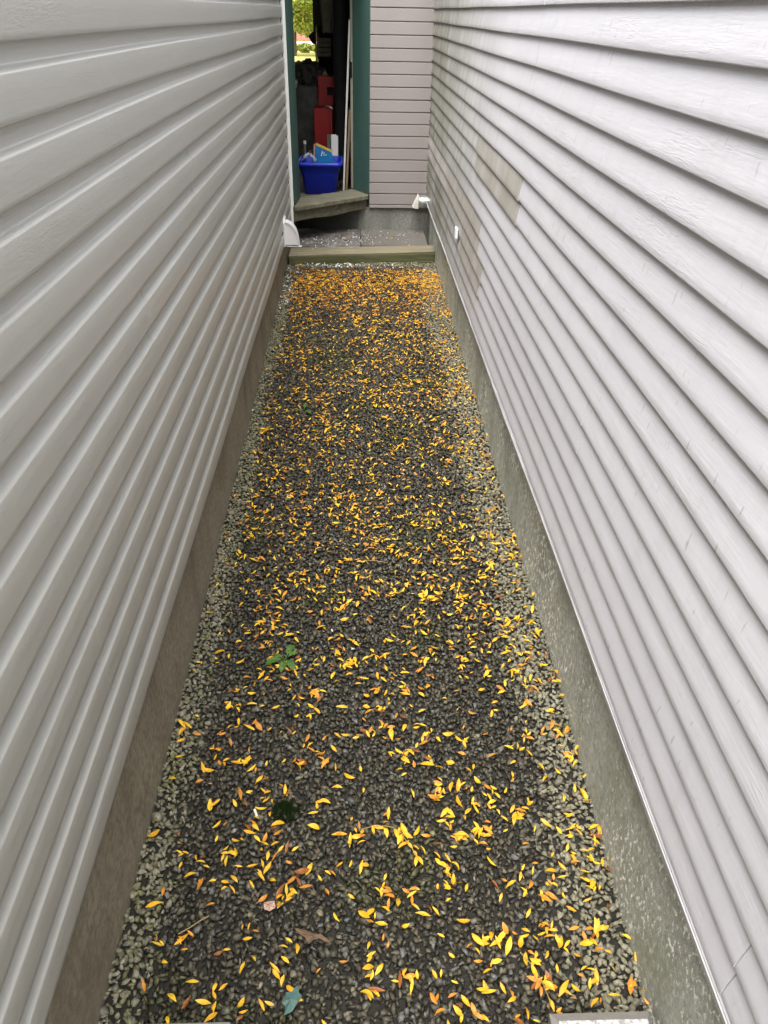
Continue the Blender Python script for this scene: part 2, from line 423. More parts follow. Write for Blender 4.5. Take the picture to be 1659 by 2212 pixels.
# ------------------------------------------------------------------ RIGHT HOUSE
RH = thing("house", "house on the right with pale lavender grey lap siding over a stained green grey foundation", "house", (0.7, 3.0, 0))
RZ0, RP, RX = 0.4655, 0.0977, 0.677
def rwave(y, z):
    a = smooth01((y - 4.5) / 2)
    return (0.0012 * math.sin(1.9 * y + 4 * z) + a * 0.0015 * math.sin(3.2 * y + z), 0.0010 * math.sin(2.7 * y + 3 * z) + a * 0.0018 * math.sin(2.6 * y + 1.3 * z))
rprof = [(0.000, 0.0145), (-0.004, 0.0010), (0.03, 0.0), (0.2, 0.0018), (0.4, 0.0043), (0.6, 0.0076), (0.8, 0.0112), (0.92, 0.0136), (1.01, 0.0152)]
rseams = {0: [0.695, 4.56], 1: [0.695, 4.3], 2: [4.30, 5.22], 3: [4.22, 5.2], 4: [2.08, 4.42], 5: [2.08, 4.40], 6: [2.75, 5.6], 7: [2.75, 5.7], 8: [3.40, 4.79], 9: [3.40, 4.79],
          10: [4.13, 5.9], 11: [4.10, 6.0], 12: [4.58, 1.15], 13: [4.53, 1.15], 14: [5.25, 0.9], 15: [5.22, 0.9], 16: [3.3, 5.9]}
patch = {(2, 1), (3, 1), (4, 2), (5, 2), (8, 1), (9, 1)}       # course, piece: replacement boards
mb = MB(); pm = {}
for kx in range(23):
    ends = [YN] + sorted(rseams.get(kx, [2.0 + 1.7 * (kx % 3)])) + [8.035]
    for si in range(len(ends) - 1):
        a, b = ends[si], ends[si + 1]
        is_p = (kx, si) in patch
        if (kx, si) in ((4, 2), (5, 2)): b = 8.035
        off = -0.0014 * (si % 2) - (0.002 if is_p else 0)
        a2 = a + (0.0012 if si else 0); b2 = b - (0.0012 if b < 8 else 0)
        n = max(2, int((b2 - a2) / 0.08)); rows = []
        zo = -0.004 if is_p else 0.0
        for fz, dx in rprof:
            r = []
            for j in range(n + 1):
                y = lerp(a2, b2, j / n); z = RZ0 + RP * (kx + fz)
                wx, wz = rwave(y, z)
                r.append((RX + dx + off * (1 if fz < 0.9 else 0.3) + wx, y, z + wz + (zo if fz < 0.5 else 0)))
            rows.append(r)
        tgt = mb
        if is_p: tgt = pm.setdefault((kx // 2, si), MB())
        tgt.grid(rows, True)
        for e in (0, n):
            tgt.grid([[r[e] for r in rows[1:]], [(r[e][0] + 0.004, r[e][1], r[e][2]) for r in rows[1:]]], False)
obj("siding", mb, M_LAP, RH, fix=False)
for key in sorted(pm):
    o = obj("siding_patch", pm[key], M_BROWN, RH, fix=False)
    o['label'] = "brown replacement board on the pale siding"
mb = MB(); mb.grid([fsec(y, 1) for y in ys if y < 8.06], False)
obj("foundation", mb, M_CONC_R, RH)
mb = MB(); mb.box((0.735, YN, -0.1), (6.0, 8.6, WALL_TOP)); obj("wall", mb, M_DARKWOOD, RH)
mb = MB()
mb.prism([(0.655, 2.70), (0.655, 2.80), (3.3, 3.6), (6.2, 2.80), (6.2, 2.70)], 'y', YN - 0.2, 8.03)
obj("roof", mb, M_FLASH_D, RH)
# starter strip: a grey lip with a pale bead on top, a bit wavy
lip = MB(); bead = MB(); rows = []; brow = []
for j in range(121):
    y = YN + 0.02 + (8.0 - YN) * j / 121
    sag = 0.0022 * math.sin(2.1 * y) + 0.0015 * math.sin(5.7 * y + 1) + (0.004 if 1.25 < y < 4.4 else 0)
    wx = 0.0015 * math.sin(3.3 * y + 0.5)
    rows.append([(0.699, y, RZ0 - 0.004), (0.674 + wx, y, RZ0 - 0.006), (0.673 + wx, y, RZ0 - 0.026 - sag), (0.676 + wx, y, RZ0 - 0.028 - sag), (0.699, y, RZ0 - 0.018)])
    brow.append((0.6715 + wx, y, RZ0 - 0.0085 - 0.25 * sag))
lip.grid(rows, False)
ls = obj("starter_strip", lip, M_FLASH_D, RH)
bead.tube(brow, 0.0021, 6)
obj("bead", bead, M_FLASH, ls)
# galvanised dryer outlet out of the corner
pv = MB()
pts = [(0.70 - 0.10 * i / 5, 7.90, 0.455) for i in range(6)]
pv.tube(pts, [0.054, 0.055, 0.0535, 0.055, 0.054, 0.055], 20, False)
p = obj("dryer_outlet", pv, M_GALV, RH)
cl = MB(); cl.tube([(0.600, 7.90, 0.455), (0.5965, 7.90, 0.455)], 0.064, 20); obj("collar", cl, M_GALV, p)
fb = MB()
x0, x1 = 0.594, 0.540
fb.poly([(x0, 7.845, 0.525), (x0, 7.955, 0.525), (x1, 7.955, 0.408), (x1, 7.845, 0.408), (x0, 7.845, 0.400), (x0, 7.955, 0.400)],
        [(0, 1, 2, 3), (0, 3, 4), (1, 5, 2)])
o = obj("hood", fb, M_CREAM, p)
mb = MB(); mb.prism([(5.285, 0.735), (5.355, 0.735), (5.355, 0.80), (5.285, 0.80)], 'x', 0.655, 0.672)
obj("clip", mb, M_TRIM, RH, bevel=0.004)

# ------------------------------------------------------------------ BACK SHED with the diagonal doorway
S = thing("shed", "narrow shed closing the alley, mauve board siding and open green door frame", "shed", (0.0, 8.1, 0.16))
YB = 8.03; FZ = 0.445
mb = MB()
for i in range(26):
    z0 = 0.369 if i == 0 else 0.403 + 0.102 * (i - 1); z1 = 0.403 + 0.102 * i - 0.009
    mb.box((0.122, YB + 0.0012 * math.sin(i * 1.7), z0), (0.699, YB + 0.03, z1))
mb.box((0.122, YB + 0.012, 0.372), (0.70, YB + 0.05, WALL_TOP + 0.04))
obj("siding", mb, M_BACK, S, bevel=0.0022, seg=1)
mb = MB(); mb.prism([(-0.66, 8.75), (0.02, YB + 0.06), (0.08, YB + 0.030), (0.725, YB + 0.030), (0.725, YB + 0.09), (0.09, YB + 0.09), (-0.66, 8.82)], 'z', -0.1, 0.367); obj("foundation", mb, M_CONC_B, S)
# sill: tread with rounded nosing, riser under it
sill = MB()
tread = [(-0.578, 7.445), (-0.545, 7.447), (0.108, 8.012), (0.116, 8.05), (-0.046, 8.345), (-0.20, 8.165), (-0.548, 7.90)]
sill.prism(tread, 'z', 0.447, 0.489)
ds = obj("door_sill", sill, M_WOOD, S, bevel=0.008, seg=3)
u = Vector((0.756, 0.654, 0)); nn = Vector((0.654, -0.756, 0))
A0 = Vector((-0.578, 7.445, 0))
rz = MB()
top, bot = [], []
Lr = 0.90
for i in range(31):
    t = i / 30
    q = A0 + u * (0.012 + (Lr - 0.004) * t) - nn * 0.022
    zb = 0.352 + 0.006 * math.sin(9 * t) + 0.004 * mnoise.noise((t * 23, 3, 0))
    top.append((q, 0.4465)); bot.append((q, zb))
front = [[(q.x, q.y, z) for q, z in top], [(q.x, q.y, z) for q, z in bot]]
back = [[(q.x - nn.x * 0.05, q.y - nn.y * 0.05, z) for q, z in bot], [(q.x - nn.x * 0.05, q.y - nn.y * 0.05, z) for q, z in top]]
rz.grid(front + back + [front[0]], False)
rz.face([front[0][0], front[1][0], back[0][0], back[1][0]]); rz.face([front[0][-1], front[1][-1], back[0][-1], back[1][-1]])
obj("riser", rz, M_WOOD, ds)
# green jambs
def slab(p0, p1, nrm, th, z0, z1):
    a, b = Vector((*p0, 0)), Vector((*p1, 0)); t = Vector((*nrm, 0)).normalized() * th
    m = MB(); m.prism([(a.x, a.y), (b.x, b.y), (b.x + t.x, b.y + t.y), (a.x + t.x, a.y + t.y)], 'z', z0, z1); return m
rj = slab((0.117, 8.045), (-0.040, 8.335), (1, 0.5), 0.04, 0.491, WALL_TOP)
fr_ = obj("door_frame", rj, M_GREEN, S, bevel=0.003)
lj = slab((-0.583, 7.456), (-0.543, 7.845), (-1, 0.05), 0.03, 0.491, WALL_TOP)
obj("jamb", lj, M_GREEN, fr_, bevel=0.003)
ed = slab((-0.0405, 8.337), (-0.060, 8.372), (1, 0.5), 0.04, 0.492, WALL_TOP)
obj("bare_edge", ed, M_RAW, fr_, bevel=0.002)
lt = slab((-0.046, 8.337), (-0.066, 8.369), (1, 0.5), 0.02, 1.47, 1.60)
obj("strike_plate", lt, M_DARKHOLE, fr_)
hd = MB(); hd.prism([(-0.60, 7.46), (0.12, 8.06), (0.12, 8.5), (-0.60, 8.2)], 'z', 2.62, 2.8); obj("door_head", hd, M_GREEN, S)
fl_ = MB(); fl_.prism([(-0.60, 7.95), (-0.20, 8.17), (-0.03, 8.38), (0.30, 8.38), (0.30, 12.6), (-2.6, 12.6), (-2.6, 8.06), (-0.60, 8.06)], 'z', 0.38, FZ)
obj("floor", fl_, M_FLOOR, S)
iw = MB()
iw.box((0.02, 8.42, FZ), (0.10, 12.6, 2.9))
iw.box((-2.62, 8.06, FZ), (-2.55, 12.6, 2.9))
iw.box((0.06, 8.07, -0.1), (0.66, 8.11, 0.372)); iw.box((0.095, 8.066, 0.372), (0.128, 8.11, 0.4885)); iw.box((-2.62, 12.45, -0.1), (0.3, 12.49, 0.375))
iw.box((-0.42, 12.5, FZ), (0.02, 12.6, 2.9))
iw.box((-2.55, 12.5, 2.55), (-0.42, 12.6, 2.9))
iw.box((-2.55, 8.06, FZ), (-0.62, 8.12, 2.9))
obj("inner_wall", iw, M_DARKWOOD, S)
rf = MB(); rf.box((-2.7, 8.052, 2.94), (0.72, 12.9, 3.06)); rf.prism([(-0.60, 7.46), (0.12, 8.04), (-0.60, 8.04)], 'z', 2.93, 2.985)
obj("roof", rf, M_FLASH_D, S)

# ------------------------------------------------------------------ step in front of the shed
T = thing("step", "low mossy timber step across the far end of the gravel", "step", (0.03, 7.2, 0.0))
def skew(y0, y1, zb, zt, ins=0.0):
    """board across the alley, a little skewed and tilted: y and z run from the left end to the right end"""
    xa, xb = -0.618 + ins, 0.716 - ins; m = MB()
    vs = [(xa, y0[0], zb[0]), (xb, y0[1], zb[1]), (xb, y1[1], zb[1]), (xa, y1[0], zb[0]), (xa, y0[0], zt[0]), (xb, y0[1], zt[1]), (xb, y1[1], zt[1]), (xa, y1[0], zt[0])]
    m.poly(vs, [(0, 3, 2, 1), (4, 5, 6, 7), (0, 1, 5, 4), (1, 2, 6, 5), (2, 3, 7, 6), (3, 0, 4, 7)]); return m
obj("tread", skew((7.092, 7.187), (7.37, 7.40), (0.128, 0.153), (0.144, 0.170)), M_TIMBER_TOP, T, bevel=0.004)
obj("beam", skew((7.090, 7.185), (7.16, 7.255), (0.064, 0.082), (0.127, 0.152), 0.001), M_TIMBER, T, bevel=0.004)
obj("plinth", skew((7.078, 7.173), (7.15, 7.245), (-0.05, -0.05), (0.063, 0.081)), M_TIMBER, T, bevel=0.004)
mb = MB()
mb.box((0.040, 7.41, 0.06), (0.668, 8.045, 0.163))
tag(obj("paving_slab", mb, M_PAVE, loc=(0.36, 7.7, 0.06), bevel=0.006), "bare grey paving slab with fine ribs behind the timber step, right one", "paving slab")
rb = MB()
o_sl = bpy.data.objects["paving_slab"]
for i in range(44):
    x = 0.10 + 0.54 * i / 43
    rb.box((x, 7.42, 0.1625), (x + 0.006, 7.85, 0.1652))
obj("ribs", rb, M_PAVE, o_sl)
mb = MB(); mb.box((-0.61, 7.38, 0.06), (0.032, 8.08, 0.155))
o2 = obj("paving_slab", mb, M_PAVE2, loc=(-0.3, 7.7, 0.06), bevel=0.006)
tag(o2, "chalky paving slab littered with pale flakes, left one behind the timber step", "paving slab")
mb = MB(); mb.box((-0.62, 7.38, -0.05), (0.72, 8.05, 0.055)); tag(obj("soil", mb, M_SOIL), kind='structure')

# ------------------------------------------------------------------ things in the shed
B = thing("recycling_bin", "blue plastic recycling bin standing just inside the shed doorway", "bin", (-0.36, 8.42, FZ), None)
def rrect(cx, cy, hw, hd, r, z, rot=0.0, n=5):
    pts = []
    for (sx, sy, a0) in ((1, 1, 0), (-1, 1, PI / 2), (-1, -1, PI), (1, -1, 1.5 * PI)):
        for i in range(n + 1):
            a = a0 + PI / 2 * i / n
            pts.append((sx * (hw - r) + r * math.cos(a), sy * (hd - r) + r * math.sin(a)))
    cs, sn = math.cos(rot), math.sin(rot)
    return [(cx + x * cs - y * sn, cy + x * sn + y * cs, z) for x, y in pts]
bx_, by_, br = -0.362, 8.42, R(-2)
secs = [(0.150, 0.165, 0.0), (0.158, 0.175, 0.006), (0.178, 0.196, 0.170), (0.180, 0.198, 0.172), (0.184, 0.202, 0.178), (0.196, 0.216, 0.262),
        (0.212, 0.232, 0.264), (0.216, 0.236, 0.270), (0.216, 0.236, 0.296), (0.212, 0.232, 0.303), (0.202, 0.222, 0.303), (0.196, 0.214, 0.290), (0.150, 0.170, 0.02)]
mb = MB()
rows = [rrect(bx_, by_, a, b, 0.045, FZ + z, br) for a, b, z in secs]
mb.grid(rows, True, True); mb.face(rows[-1]); mb.face(rows[0][::-1])
body = obj("body", mb, M_BLUE, B)
mb = MB()
rows = [rrect(bx_, by_, a, b, 0.047, FZ + z, br) for a, b, z in [(0.2175, 0.2375, 0.272), (0.2215, 0.2415, 0.276), (0.2215, 0.2415, 0.292), (0.2175, 0.2375, 0.296)]]
mb.grid(rows, True, True); obj("rim", mb, M_BLUE, B)
for q, nm in ((body, 0),):
    try: q.data.shade_smooth()
    except Exception: pass
# things in / behind the bin
PK = thing("snack_packet", "blue packet with yellow edge leaning out of the blue bin", "packet", (-0.33, 8.52, FZ + 0.28))
mb = MB()
cs = [(-0.425, 0.700), (-0.415, 0.865), (-0.255, 0.800), (-0.235, 0.700)]
mb.prism(cs, 'y', 8.50, 8.545); obj("carton", mb, M_PACK, PK, bevel=0.003)
mb = MB(); mb.prism([(-0.414, 0.8665), (-0.408, 0.882), (-0.238, 0.808), (-0.252, 0.799)], 'y', 8.497, 8.548); obj("edge", mb, M_PACKY, PK)
mb = MB(); mb.prism([(-0.440, 0.740), (-0.434, 0.868), (-0.4165, 0.874), (-0.4265, 0.740)], 'y', 8.497, 8.548); obj("side_print", mb, M_PACKR, PK)
mb = MB()
mb.box((-0.365, 8.4975, 0.765), (-0.356, 8.4995, 0.812), tilt=(0.014, 0)); mb.box((-0.350, 8.4975, 0.790), (-0.325, 8.4995, 0.797), tilt=(0.004, 0)); mb.box((-0.345, 8.4975, 0.772), (-0.310, 8.4995, 0.779), tilt=(0.01, 0))
obj("lettering", mb, M_CARTON, PK)
mb = MB(); mb.box((-0.262, 8.66, FZ), (-0.192, 8.75, 0.925)); mb.box((-0.262, 8.66, 0.926), (-0.21, 8.75, 0.936))
CT = tag(obj("carton", mb, M_CARTON, loc=(-0.22, 8.7, FZ), bevel=0.003), "upright white carton standing behind the blue bin", "carton")
mb = MB(); mb.box((-0.305, 8.70, FZ), (-0.266, 8.80, 0.93))
tag(obj("carton", mb, M_GREYCLOTH, loc=(-0.28, 8.75, FZ), bevel=0.003), "dull grey carton beside the white one behind the bin", "carton")
bagm = MB()
rows = []
for i in range(9):
    t = i / 8
    rows.append([(-0.545 + 0.14 * t + 0.012 * math.sin(9 * s_ + 4 * t), 8.20 + 0.20 * s_ + 0.01 * math.sin(11 * t + 3 * s_), 0.755 + 0.06 * math.sin(PI * t) * (1 - 0.3 * s_) + 0.012 * math.sin(17 * t + 6 * s_) - 0.05 * s_ * (t < 0.2))
                 for s_ in [j / 6 for j in range(7)]])
bagm.grid(rows, True)
bag = obj("plastic_bag", bagm, M_BAG, loc=(-0.47, 8.3, 0.75), fix=False)
sm = bag.modifiers.new("thick", 'SOLIDIFY'); sm.thickness = 0.004
tag(bag, "crumpled greyish clear plastic bag draped over the bin rim", "bag")
def bottle(x, y, z, hgt, r, label, mat, capm):
    b = thing("bottle", label, "bottle", (x, y, z))
    m = MB()
    m.tube([(x, y, z), (x, y, z + hgt * 0.02), (x, y, z + hgt * 0.55), (x, y, z + hgt * 0.72), (x, y, z + hgt * 0.93)], [r * 0.9, r, r, r * 0.4, r * 0.36], 14)
    obj("glass", m, mat, b)
    m = MB(); m.tube([(x, y, z + hgt * 0.931), (x, y, z + hgt)], r * 0.42, 12); obj("cap", m, capm, b)
bottle(-0.535, 8.72, FZ, 0.43, 0.034, "grey bottle with pale cap left of the blue bin", M_GLASS, M_CARTON)
bottle(-0.485, 8.78, FZ, 0.36, 0.032, "shorter grey bottle with dark cap behind the bin corner", M_GLASS, M_BLACK)

# red cabinets
CB = thing("red_cabinet", "tall red metal cabinet behind the blue bin, dark drawer opening at its right", "cabinet", (-0.31, 9.75, FZ))
mb = MB(); mb.box((-0.42, 9.58, FZ), (-0.255, 9.95, 1.402)); mb.box((-0.2548, 9.58, 1.30), (-0.190, 9.95, 1.400)); obj("body", mb, M_RED, CB, bevel=0.004)
mb = MB(); mb.box((-0.325, 9.562, 1.222), (-0.262, 9.578, 1.300)); mb.box((-0.2545, 9.562, 1.222), (-0.175, 9.95, 1.298)); obj("drawer", mb, M_BLACK, CB, bevel=0.004)
mb = MB(); mb.tube([(-0.225, 9.57, 1.238), (-0.215, 9.55, 1.236), (-0.19, 9.55, 1.238), (-0.18, 9.57, 1.24)], 0.004, 6); obj("handle", mb, M_GALV, CB)
CB2 = thing("red_cabinet", "lower red metal cabinet with a silver lever, nearest the blue bin", "cabinet", (-0.36, 9.3, FZ))
mb = MB(); mb.box((-0.455, 9.20, FZ), (-0.262, 9.50, 1.128)); obj("body", mb, M_RED, CB2, bevel=0.004)
mb = MB(); mb.box((-0.290, 9.193, FZ + 0.02), (-0.284, 9.199, 1.126)); obj("seam", mb, M_DARKWOOD, CB2)
mb = MB(); mb.tube([(-0.345, 9.21, 1.128), (-0.335, 9.20, 1.148), (-0.30, 9.19, 1.150), (-0.275, 9.18, 1.140), (-0.255, 9.18, 1.122)], [0.006, 0.008, 0.009, 0.008, 0.006], 8); obj("lever", mb, M_GALV, CB2)
mb = MB()
mb.grid([[(-0.375 + 0.055 * a + 0.006 * math.sin(9 * b), 9.60 + 0.06 * b, 1.404 + 0.055 * math.sin(PI * a) * (0.5 + 0.5 * math.sin(4 * b + 1))) for a in [i / 8 for i in range(9)]] for b in [j / 6 for j in range(7)]])
rag = obj("rag", mb, simple("pale_rag", (0.42, 0.44, 0.22), 0.8, 0.25, 30), loc=(-0.35, 9.63, 1.404), fix=False)
rag.modifiers.new("thick", 'SOLIDIFY').thickness = 0.004
tag(rag, "small crumpled pale yellow rag on top of the tall red cabinet", "rag")

# covered heap
def lumpy(name, cx, cy, z0, hx, hy, hz, mat, amp, fr2, label, cat, boxy=0.6, seed=0, sub=4):
    bm = bmesh.new(); bmesh.ops.create_cube(bm, size=2.0)
    bmesh.ops.subdivide_edges(bm, edges=bm.edges, cuts=14, use_grid_fill=True)
    m = MB(); vs = []
    for v in bm.verts:
        c = v.co.copy(); sph = c.normalized()
        q = c.lerp(sph * 1.15, 1 - boxy)
        nzz = mnoise.noise(c * fr2 + Vector((seed, 0, 0))) + 0.5 * mnoise.noise(c * fr2 * 2.6 + Vector((0, seed, 0)))
        q += sph * nzz * amp
        vs.append((cx + q.x * hx, cy + q.y * hy, z0 + (q.z + 1) * hz))
    bm.verts.index_update()
    m.poly(vs, [[v.index for v in f.verts] for f in bm.faces], True); bm.free()
    return tag(obj(name, m, mat, loc=(cx, cy, z0)), label, cat)
lumpy("grey_cover", -0.575, 9.95, FZ, 0.165, 0.25, 0.43, M_GREYCLOTH, 0.10, 2.2, "grey cloth covered heap left of the red cabinets", "cover", 0.8, 1)
lumpy("rubbish_bag", -0.555, 10.05, 1.22, 0.150, 0.22, 0.145, M_SHAG, 0.30, 2.6, "dark shaggy bag slumped on top of the grey covered heap", "bag", 0.35, 5)
lumpy("rubbish_bag", -0.415, 9.98, 1.25, 0.075, 0.12, 0.11, M_SHAG, 0.2, 2.6, "small dark bundle against the shelf, right of the shaggy bag", "bag", 0.4, 9)
mb = MB()
mb.grid([[(-0.695 + 0.04 * a, 9.72 + 0.02 * math.sin(8 * b), 1.24 + 0.12 * b + 0.02 * math.sin(6 * a + 7 * b)) for a in [i / 5 for i in range(6)]] for b in [j / 9 for j in range(10)]])
wb = obj("plastic_scrap", mb, M_WHITE, loc=(-0.67, 9.72, 1.25), fix=False); wb.modifiers.new("thick", 'SOLIDIFY').thickness = 0.004
tag(wb, "torn white plastic scrap hanging at the left of the dark bag", "plastic scrap")

# shelf unit, crate, garment, black things
SH = thing("shelf_unit", "dark shelf unit holding a slatted crate behind the red cabinets", "shelf", (-0.2, 10.2, FZ))
for x, y in ((-0.452, 10.02), (-0.02, 10.02), (-0.452, 10.42), (-0.02, 10.42)):
    mb = MB(); mb.box((x - 0.008, y - 0.008, FZ), (x + 0.008, y + 0.008, 2.5)); obj("upright", mb, M_CARD if y < 10.1 and x < -0.3 else M_BLACK, SH)
for z in (0.7, 1.14, 1.565, 2.05):
    mb = MB(); mb.box((-0.443, 10.03, z - 0.02), (-0.029, 10.41, z)); obj("shelf", mb, M_BLACK, SH)
mb = MB(); mb.box((-0.443, 10.412, FZ), (-0.029, 10.418, 2.5)); obj("back_panel", mb, M_BLACK, SH)
CR = thing("crate", "brownish slatted crate on the dark shelf", "crate", (-0.35, 10.15, 1.566))
for i in range(4):
    mb = MB(); mb.box((-0.432, 10.035, 1.568 + 0.045 * i), (-0.285, 10.25, 1.605 + 0.045 * i)); obj("slat", mb, M_CARD, CR, bevel=0.003)
HG = thing("garment_bag", "pale canvas garment bag hanging in the dark shed", "garment bag", (-0.30, 9.85, 1.8))
mb = MB()
rows = []
for i in range(15):
    t = i / 14; z = 1.80 + 0.85 * t
    hw = lerp(0.052, 0.092, smooth01(t * 2.2)) ; cxx = lerp(-0.318, -0.285, t)
    row = []
    for j in range(24):
        a = 2 * PI * j / 24
        r = 1 + 0.12 * math.sin(5 * a + 2 * t) + 0.06 * math.sin(9 * a - 3 * t)
        row.append((cxx + hw * r * math.cos(a), 9.85 + 0.04 * r * math.sin(a), z + (0.012 * math.sin(3 * a) if i == 0 else 0)))
    rows.append(row)
mb.grid(rows, True, True); mb.face(rows[0][::-1]); mb.face(rows[-1])
obj("cloth", mb, M_CANVAS, HG)
mb = MB(); mb.tube([(-0.285, 9.85, 2.65), (-0.285, 9.85, 2.80), (-0.27, 9.85, 2.83), (-0.255, 9.85, 2.80)], 0.003, 6); obj("hook", mb, M_GALV, HG)
mb = MB(); mb.box((-0.475, 9.98, 1.86), (-0.36, 10.00, 2.7)); mb.box((-0.475, 9.978, 1.70), (-0.452, 10.0, 1.86))
tag(obj("dark_board", mb, M_DARKWOOD, loc=(-0.42, 10, 1.8)), "dark brown upright board beside the open back of the shed", "board")
mb = MB(); mb.prism([(-0.532, 1.762), (-0.470, 1.812), (-0.455, 1.80), (-0.455, 1.69), (-0.478, 1.684), (-0.500, 1.71)], 'y', 9.93, 10.03)
tag(obj("black_cap", mb, M_BLACK, loc=(-0.49, 9.98, 1.7), bevel=0.012, seg=3), "black pointed cap hanging at the shelf edge against the bright lawn", "cap")
mb = MB()
rows = []
for i in range(9):
    z = FZ + 1.75 * i / 8
    rows.append([(-0.165 + 0.07 * math.cos(a) + 0.006 * math.sin(3 * a + z * 4), 9.1 + 0.08 * math.sin(a), z) for a in [2 * PI * j / 18 for j in range(18)]])
mb.grid(rows, True, True); mb.face(rows[-1])
tag(obj("rolled_mat", mb, M_BLACK, loc=(-0.165, 9.1, FZ)), "tall black rolled mat standing right of the red cabinets", "mat")
mb = MB(); mb.box((-0.146, 8.42, FZ), (-0.128, 9.35, 1.93), tilt=(0.074, 0))
tag(obj("white_board", mb, M_BOARDW, loc=(-0.14, 8.8, FZ), bevel=0.002), "tall white board leaning inside the doorway", "board")
mb = MB(); mb.box((-0.120, 8.43, FZ), (-0.098, 9.1, 1.19), tilt=(0.043, 0))
tag(obj("brown_board", mb, M_BOARDB, loc=(-0.11, 8.8, FZ), bevel=0.002), "shorter brown board leaning beside the tall white one", "board")

# ------------------------------------------------------------------ yard behind: tree, hedge, brick house
def leaf_cards(n, fn, size, mb):
    for _ in range(n):
        p, s_ = fn()
        d = Vector(rng.normal(size=3)).normalized(); e = d.cross(Vector(rng.normal(size=3))).normalized()
        a = d * s_ * size; b = e * s_ * size * 0.6
        p = Vector(p)
        m_ = d.cross(e) * s_ * size * 0.18
        mb.poly([p - a, p + b + m_, p + a, p - b + m_], [(0, 1, 2), (0, 2, 3)])
def leaf_mat(name, a, b):
    k = NT(name)
    oi = k.add('ShaderNodeNewGeometry')
    c = k.ramp(oi.outputs['Random Per Island'], [(0.0, a), (1.0, b)])
    tr = k.add('ShaderNodeBsdfTranslucent'); k.link(c, tr.inputs['Color'])
    mx = k.add('ShaderNodeMixShader'); mx.inputs[0].default_value = 0.35
    k.done(c, 0.5)
    o_ = k.t.nodes['Material Output']
    k.link(k.b.outputs[0], mx.inputs[1]); k.link(tr.outputs[0], mx.inputs[2]); k.link(mx.outputs[0], o_.inputs['Surface'])
    return k.m
M_LEAFY = leaf_mat("tree_leaf", (0.12, 0.21, 0.035), (0.50, 0.50, 0.10))
M_LEAFD = leaf_mat("dark_leaf", (0.02, 0.055, 0.014), (0.06, 0.12, 0.025))
M_BARK = simple("bark", (0.075, 0.055, 0.04), 0.9, 0.4, 8, bump=0.5, bscale=25, bdist=0.02)
def tree(x, y, zt, crown, r, n, mat, label, size, trunk_r):
    t = thing("tree", label, "tree", (x, y, -0.06))
    m = MB(); m.tube([(x, y, -0.1), (x + 0.05, y, 1.0), (x - 0.05, y + 0.1, zt)], [trunk_r * 1.2, trunk_r, trunk_r * 0.6], 10)
    clumps = []
    for i in range(34):
        d = Vector(rng.normal(size=3)).normalized() * (rng.uniform(0.35, 1.0) ** 0.6)
        clumps.append((Vector(crown) + Vector((d.x * r[0], d.y * r[1], d.z * r[2])), rng.uniform(0.35, 0.75)))
    for c_, _ in clumps[:9]:
        m.tube([(x - 0.05, y + 0.1, zt - 0.2), tuple((Vector((x, y, zt)) + c_) / 2 + Vector((0, 0, 0.3))), tuple(c_)], [trunk_r * 0.4, trunk_r * 0.25, trunk_r * 0.08], 6)
    obj("trunk", m, M_BARK, t)
    m = MB()
    def fn():
        c_, q = clumps[int(rng.integers(len(clumps)))]
        v = Vector(rng.normal(size=3)); v = v.normalized() * (rng.uniform() ** 0.4) * q
        return (c_.x + v.x, c_.y + v.y, c_.z + v.z * 0.8), rng.uniform(0.6, 1.3)
    leaf_cards(n, fn, size, m)
    obj("crown", m, mat, t, fix=False)
tree(-3.35, 48.0, 2.6, (-2.7, 48.0, 2.75), (2.3, 1.6, 1.75), 10500, M_LEAFY, "sunlit yellow green broadleaf tree on the lawn seen through the shed", 0.105, 0.13)
tree(-6.2, 84.0, 3.5, (-3.6, 84.0, 5.6), (5.4, 2.4, 3.6), 4200, M_LEAFD, "darker green tree standing behind the brick house", 0.26, 0.25)
for i, (x, lab) in enumerate(((-3.75, "leftmost pale green shrub at the lawn edge"), (-2.95, "middle pale green shrub at the lawn edge"), (-2.15, "rightmost pale green shrub at the lawn edge"))):
    s_ = thing("shrub", lab, "shrub", (x, 51.5, -0.06), "shrubs along the lawn edge")
    m = MB()
    for j in range(5): m.tube([(x, 51.5, -0.1), (x + rng.uniform(-0.25, 0.25), 51.5 + rng.uniform(-0.2, 0.2), 0.4)], [0.02, 0.01], 6)
    obj("stem", m, M_BARK, s_)
    m = MB()
    def fn(x=x):
        v = Vector(rng.normal(size=3)).normalized() * rng.uniform() ** 0.4
        return (x + v.x * 0.48, 51.5 + v.y * 0.4, 0.20 + v.z * 0.24), rng.uniform(0.6, 1.3)
    leaf_cards(700, fn, 0.07, m); obj("foliage", m, M_LEAFY, s_, fix=False)
mb = MB(); mb.box((-22, 60.0, -0.059), (14, 69.0, -0.02))
tag(obj("pavement", mb, simple("pale_pavement", (0.50, 0.49, 0.46), 0.9, 0.08, 2)), kind='structure')
k = NT("red_brick")
bt = k.add('ShaderNodeTexBrick'); k.link(k.coord((1, 1, 1)), bt.inputs['Vector'])
tc = k.add('ShaderNodeTexCoord'); sx = k.add('ShaderNodeSeparateXYZ'); cb = k.add('ShaderNodeCombineXYZ')
k.link(tc.outputs['Object'], sx.inputs[0]); k.link(sx.outputs['X'], cb.inputs['X']); k.link(sx.outputs['Z'], cb.inputs['Y']); k.link(cb.outputs[0], bt.inputs['Vector'])
bt.inputs['Color1'].default_value = (0.32, 0.12, 0.075, 1); bt.inputs['Color2'].default_value = (0.40, 0.17, 0.11, 1); bt.inputs['Mortar'].default_value = (0.42, 0.38, 0.33, 1)
bt.inputs['Scale'].default_value = 4.0; bt.inputs['Mortar Size'].default_value = 0.012
